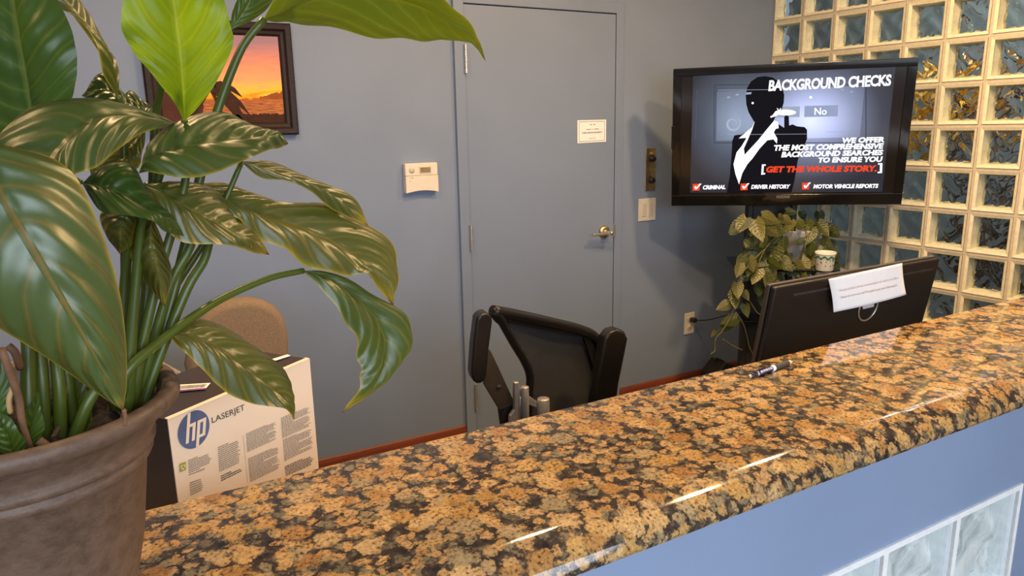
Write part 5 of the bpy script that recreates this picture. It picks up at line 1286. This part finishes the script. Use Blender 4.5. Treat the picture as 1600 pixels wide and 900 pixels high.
# low foliage inside the pot, at the left
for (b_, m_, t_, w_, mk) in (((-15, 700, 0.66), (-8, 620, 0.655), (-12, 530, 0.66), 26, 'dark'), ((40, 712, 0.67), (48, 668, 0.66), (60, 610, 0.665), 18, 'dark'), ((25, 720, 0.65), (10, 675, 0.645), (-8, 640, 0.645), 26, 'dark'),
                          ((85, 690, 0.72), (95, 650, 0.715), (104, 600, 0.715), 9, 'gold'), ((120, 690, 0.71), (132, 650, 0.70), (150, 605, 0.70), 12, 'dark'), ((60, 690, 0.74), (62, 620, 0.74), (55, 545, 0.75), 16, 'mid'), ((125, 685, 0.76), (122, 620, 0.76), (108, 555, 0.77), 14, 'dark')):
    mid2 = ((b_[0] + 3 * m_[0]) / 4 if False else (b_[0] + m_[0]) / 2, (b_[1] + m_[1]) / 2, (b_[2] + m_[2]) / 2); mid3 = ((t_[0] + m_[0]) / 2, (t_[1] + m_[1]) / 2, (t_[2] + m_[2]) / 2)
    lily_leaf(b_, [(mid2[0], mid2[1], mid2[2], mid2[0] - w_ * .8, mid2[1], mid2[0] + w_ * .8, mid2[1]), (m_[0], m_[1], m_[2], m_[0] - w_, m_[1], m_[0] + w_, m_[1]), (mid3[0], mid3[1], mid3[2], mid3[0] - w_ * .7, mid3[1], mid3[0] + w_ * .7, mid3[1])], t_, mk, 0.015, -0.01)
# stems
stem([(222, 640, 0.745), (246, 565, 0.75), (292, 452, 0.76), (322, 398, 0.77), (330, 330, 0.78), (304, 290, 0.78)], 0.0062, 0.0040)
stem([(214, 640, 0.75), (238, 540, 0.75), (268, 440, 0.75), (300, 372, 0.75), (260, 310, 0.735), (224, 289, 0.73)], 0.0058, 0.0035)
stem([(206, 640, 0.73), (222, 540, 0.73), (248, 430, 0.735), (278, 330, 0.74), (292, 262, 0.745), (288, 188, 0.74)], 0.0060, 0.0036)
stem([(200, 640, 0.72), (206, 520, 0.72), (214, 420, 0.72), (222, 350, 0.715), (238, 338, 0.71)], 0.0060, 0.004)
stem([(190, 640, 0.74), (192, 520, 0.74), (196, 430, 0.74), (204, 360, 0.73), (212, 322, 0.72)], 0.0060, 0.004)
stem([(188, 620, 0.70), (200, 578, 0.70), (252, 532, 0.72), (300, 496, 0.74), (352, 464, 0.765), (420, 435, 0.785), (474, 423, 0.80)], 0.0058, 0.0036)
stem([(228, 630, 0.76), (250, 540, 0.76), (290, 380, 0.775), (322, 235, 0.78), (340, 172, 0.78), (360, 116, 0.78), (382, 68, 0.78), (413, 30, 0.78)], 0.0060, 0.0042)
stem([(210, 640, 0.78), (226, 480, 0.79), (236, 340, 0.80), (242, 200, 0.80), (249, 150, 0.79), (270, 80, 0.76)], 0.0058, 0.0036)
stem([(195, 640, 0.76), (205, 500, 0.76), (232, 340, 0.76), (258, 245, 0.75), (273, 192, 0.74)], 0.0058, 0.0034)
stem([(196, 640, 0.77), (196, 480, 0.77), (194, 300, 0.77), (192, 180, 0.765), (184, 150, 0.76)], 0.0055, 0.003)
stem([(180, 640, 0.74), (170, 480, 0.74), (130, 350, 0.73), (100, 280, 0.71), (128, 286, 0.71)], 0.0055, 0.003)
stem([(120, 690, 0.72), (104, 590, 0.72), (80, 450, 0.73), (60, 320, 0.73), (52, 226, 0.72)], 0.0060, 0.004)
stem([(45, 700, 0.68), (44, 600, 0.69), (42, 520, 0.70), (10, 380, 0.69), (-30, 270, 0.65), (-50, 238, 0.62)], 0.0070, 0.004)
stem([(70, 700, 0.70), (66, 600, 0.70), (60, 520, 0.71), (50, 420, 0.72)], 0.0065, 0.005)
stem([(95, 690, 0.70), (92, 600, 0.70), (84, 540, 0.71), (70, 460, 0.72)], 0.0065, 0.005)
stem([(110, 700, 0.69), (140, 625, 0.69), (175, 575, 0.70)], 0.0062, 0.005)
stem([(215, 640, 0.77), (232, 560, 0.78), (262, 470, 0.79), (330, 360, 0.79), (378, 252, 0.79)], 0.0055, 0.003)
M_dry = mat('dry_brown_stalk', (0.16, 0.075, 0.035), rough=0.7, noise=0.35, nscale=60)
M_straw = mat('dry_straw', (0.42, 0.25, 0.10), rough=0.7, noise=0.3, nscale=60)
for pts, r_, m_ in (([(2, 545, 0.63), (18, 590, 0.635), (30, 625, 0.64), (34, 660, 0.645), (48, 705, 0.65)], 0.0028, M_dry), ([(60, 688, 0.645), (72, 697, 0.645), (86, 712, 0.65)], 0.0034, M_dry), ([(96, 660, 0.70), (85, 680, 0.69), (78, 705, 0.68)], 0.0022, M_dry), ([(12, 540, 0.66), (24, 552, 0.66), (32, 575, 0.67)], 0.003, M_dry),
                    ([(222, 618, 0.75), (246, 606, 0.76), (260, 602, 0.765)], 0.0036, M_straw), ([(228, 605, 0.76), (240, 578, 0.77), (250, 562, 0.775)], 0.0032, M_straw), ([(232, 612, 0.76), (248, 590, 0.77), (253, 572, 0.775)], 0.003, M_dry), ([(225, 630, 0.75), (248, 615, 0.755), (258, 606, 0.765)], 0.003, M_dry),
                    ([(20, 605, 0.64), (14, 625, 0.64), (16, 645, 0.645)], 0.002, M_straw), ([(193, 640, 0.592), (196, 652, 0.594), (195, 664, 0.596)], 0.0016, M_dry), ([(180, 680, 0.68), (190, 655, 0.68), (195, 640, 0.68)], 0.002, M_dry)):
    tube('dry_stalk', spline([at(*p) for p in pts], 12), r_, m_, lily, 7)
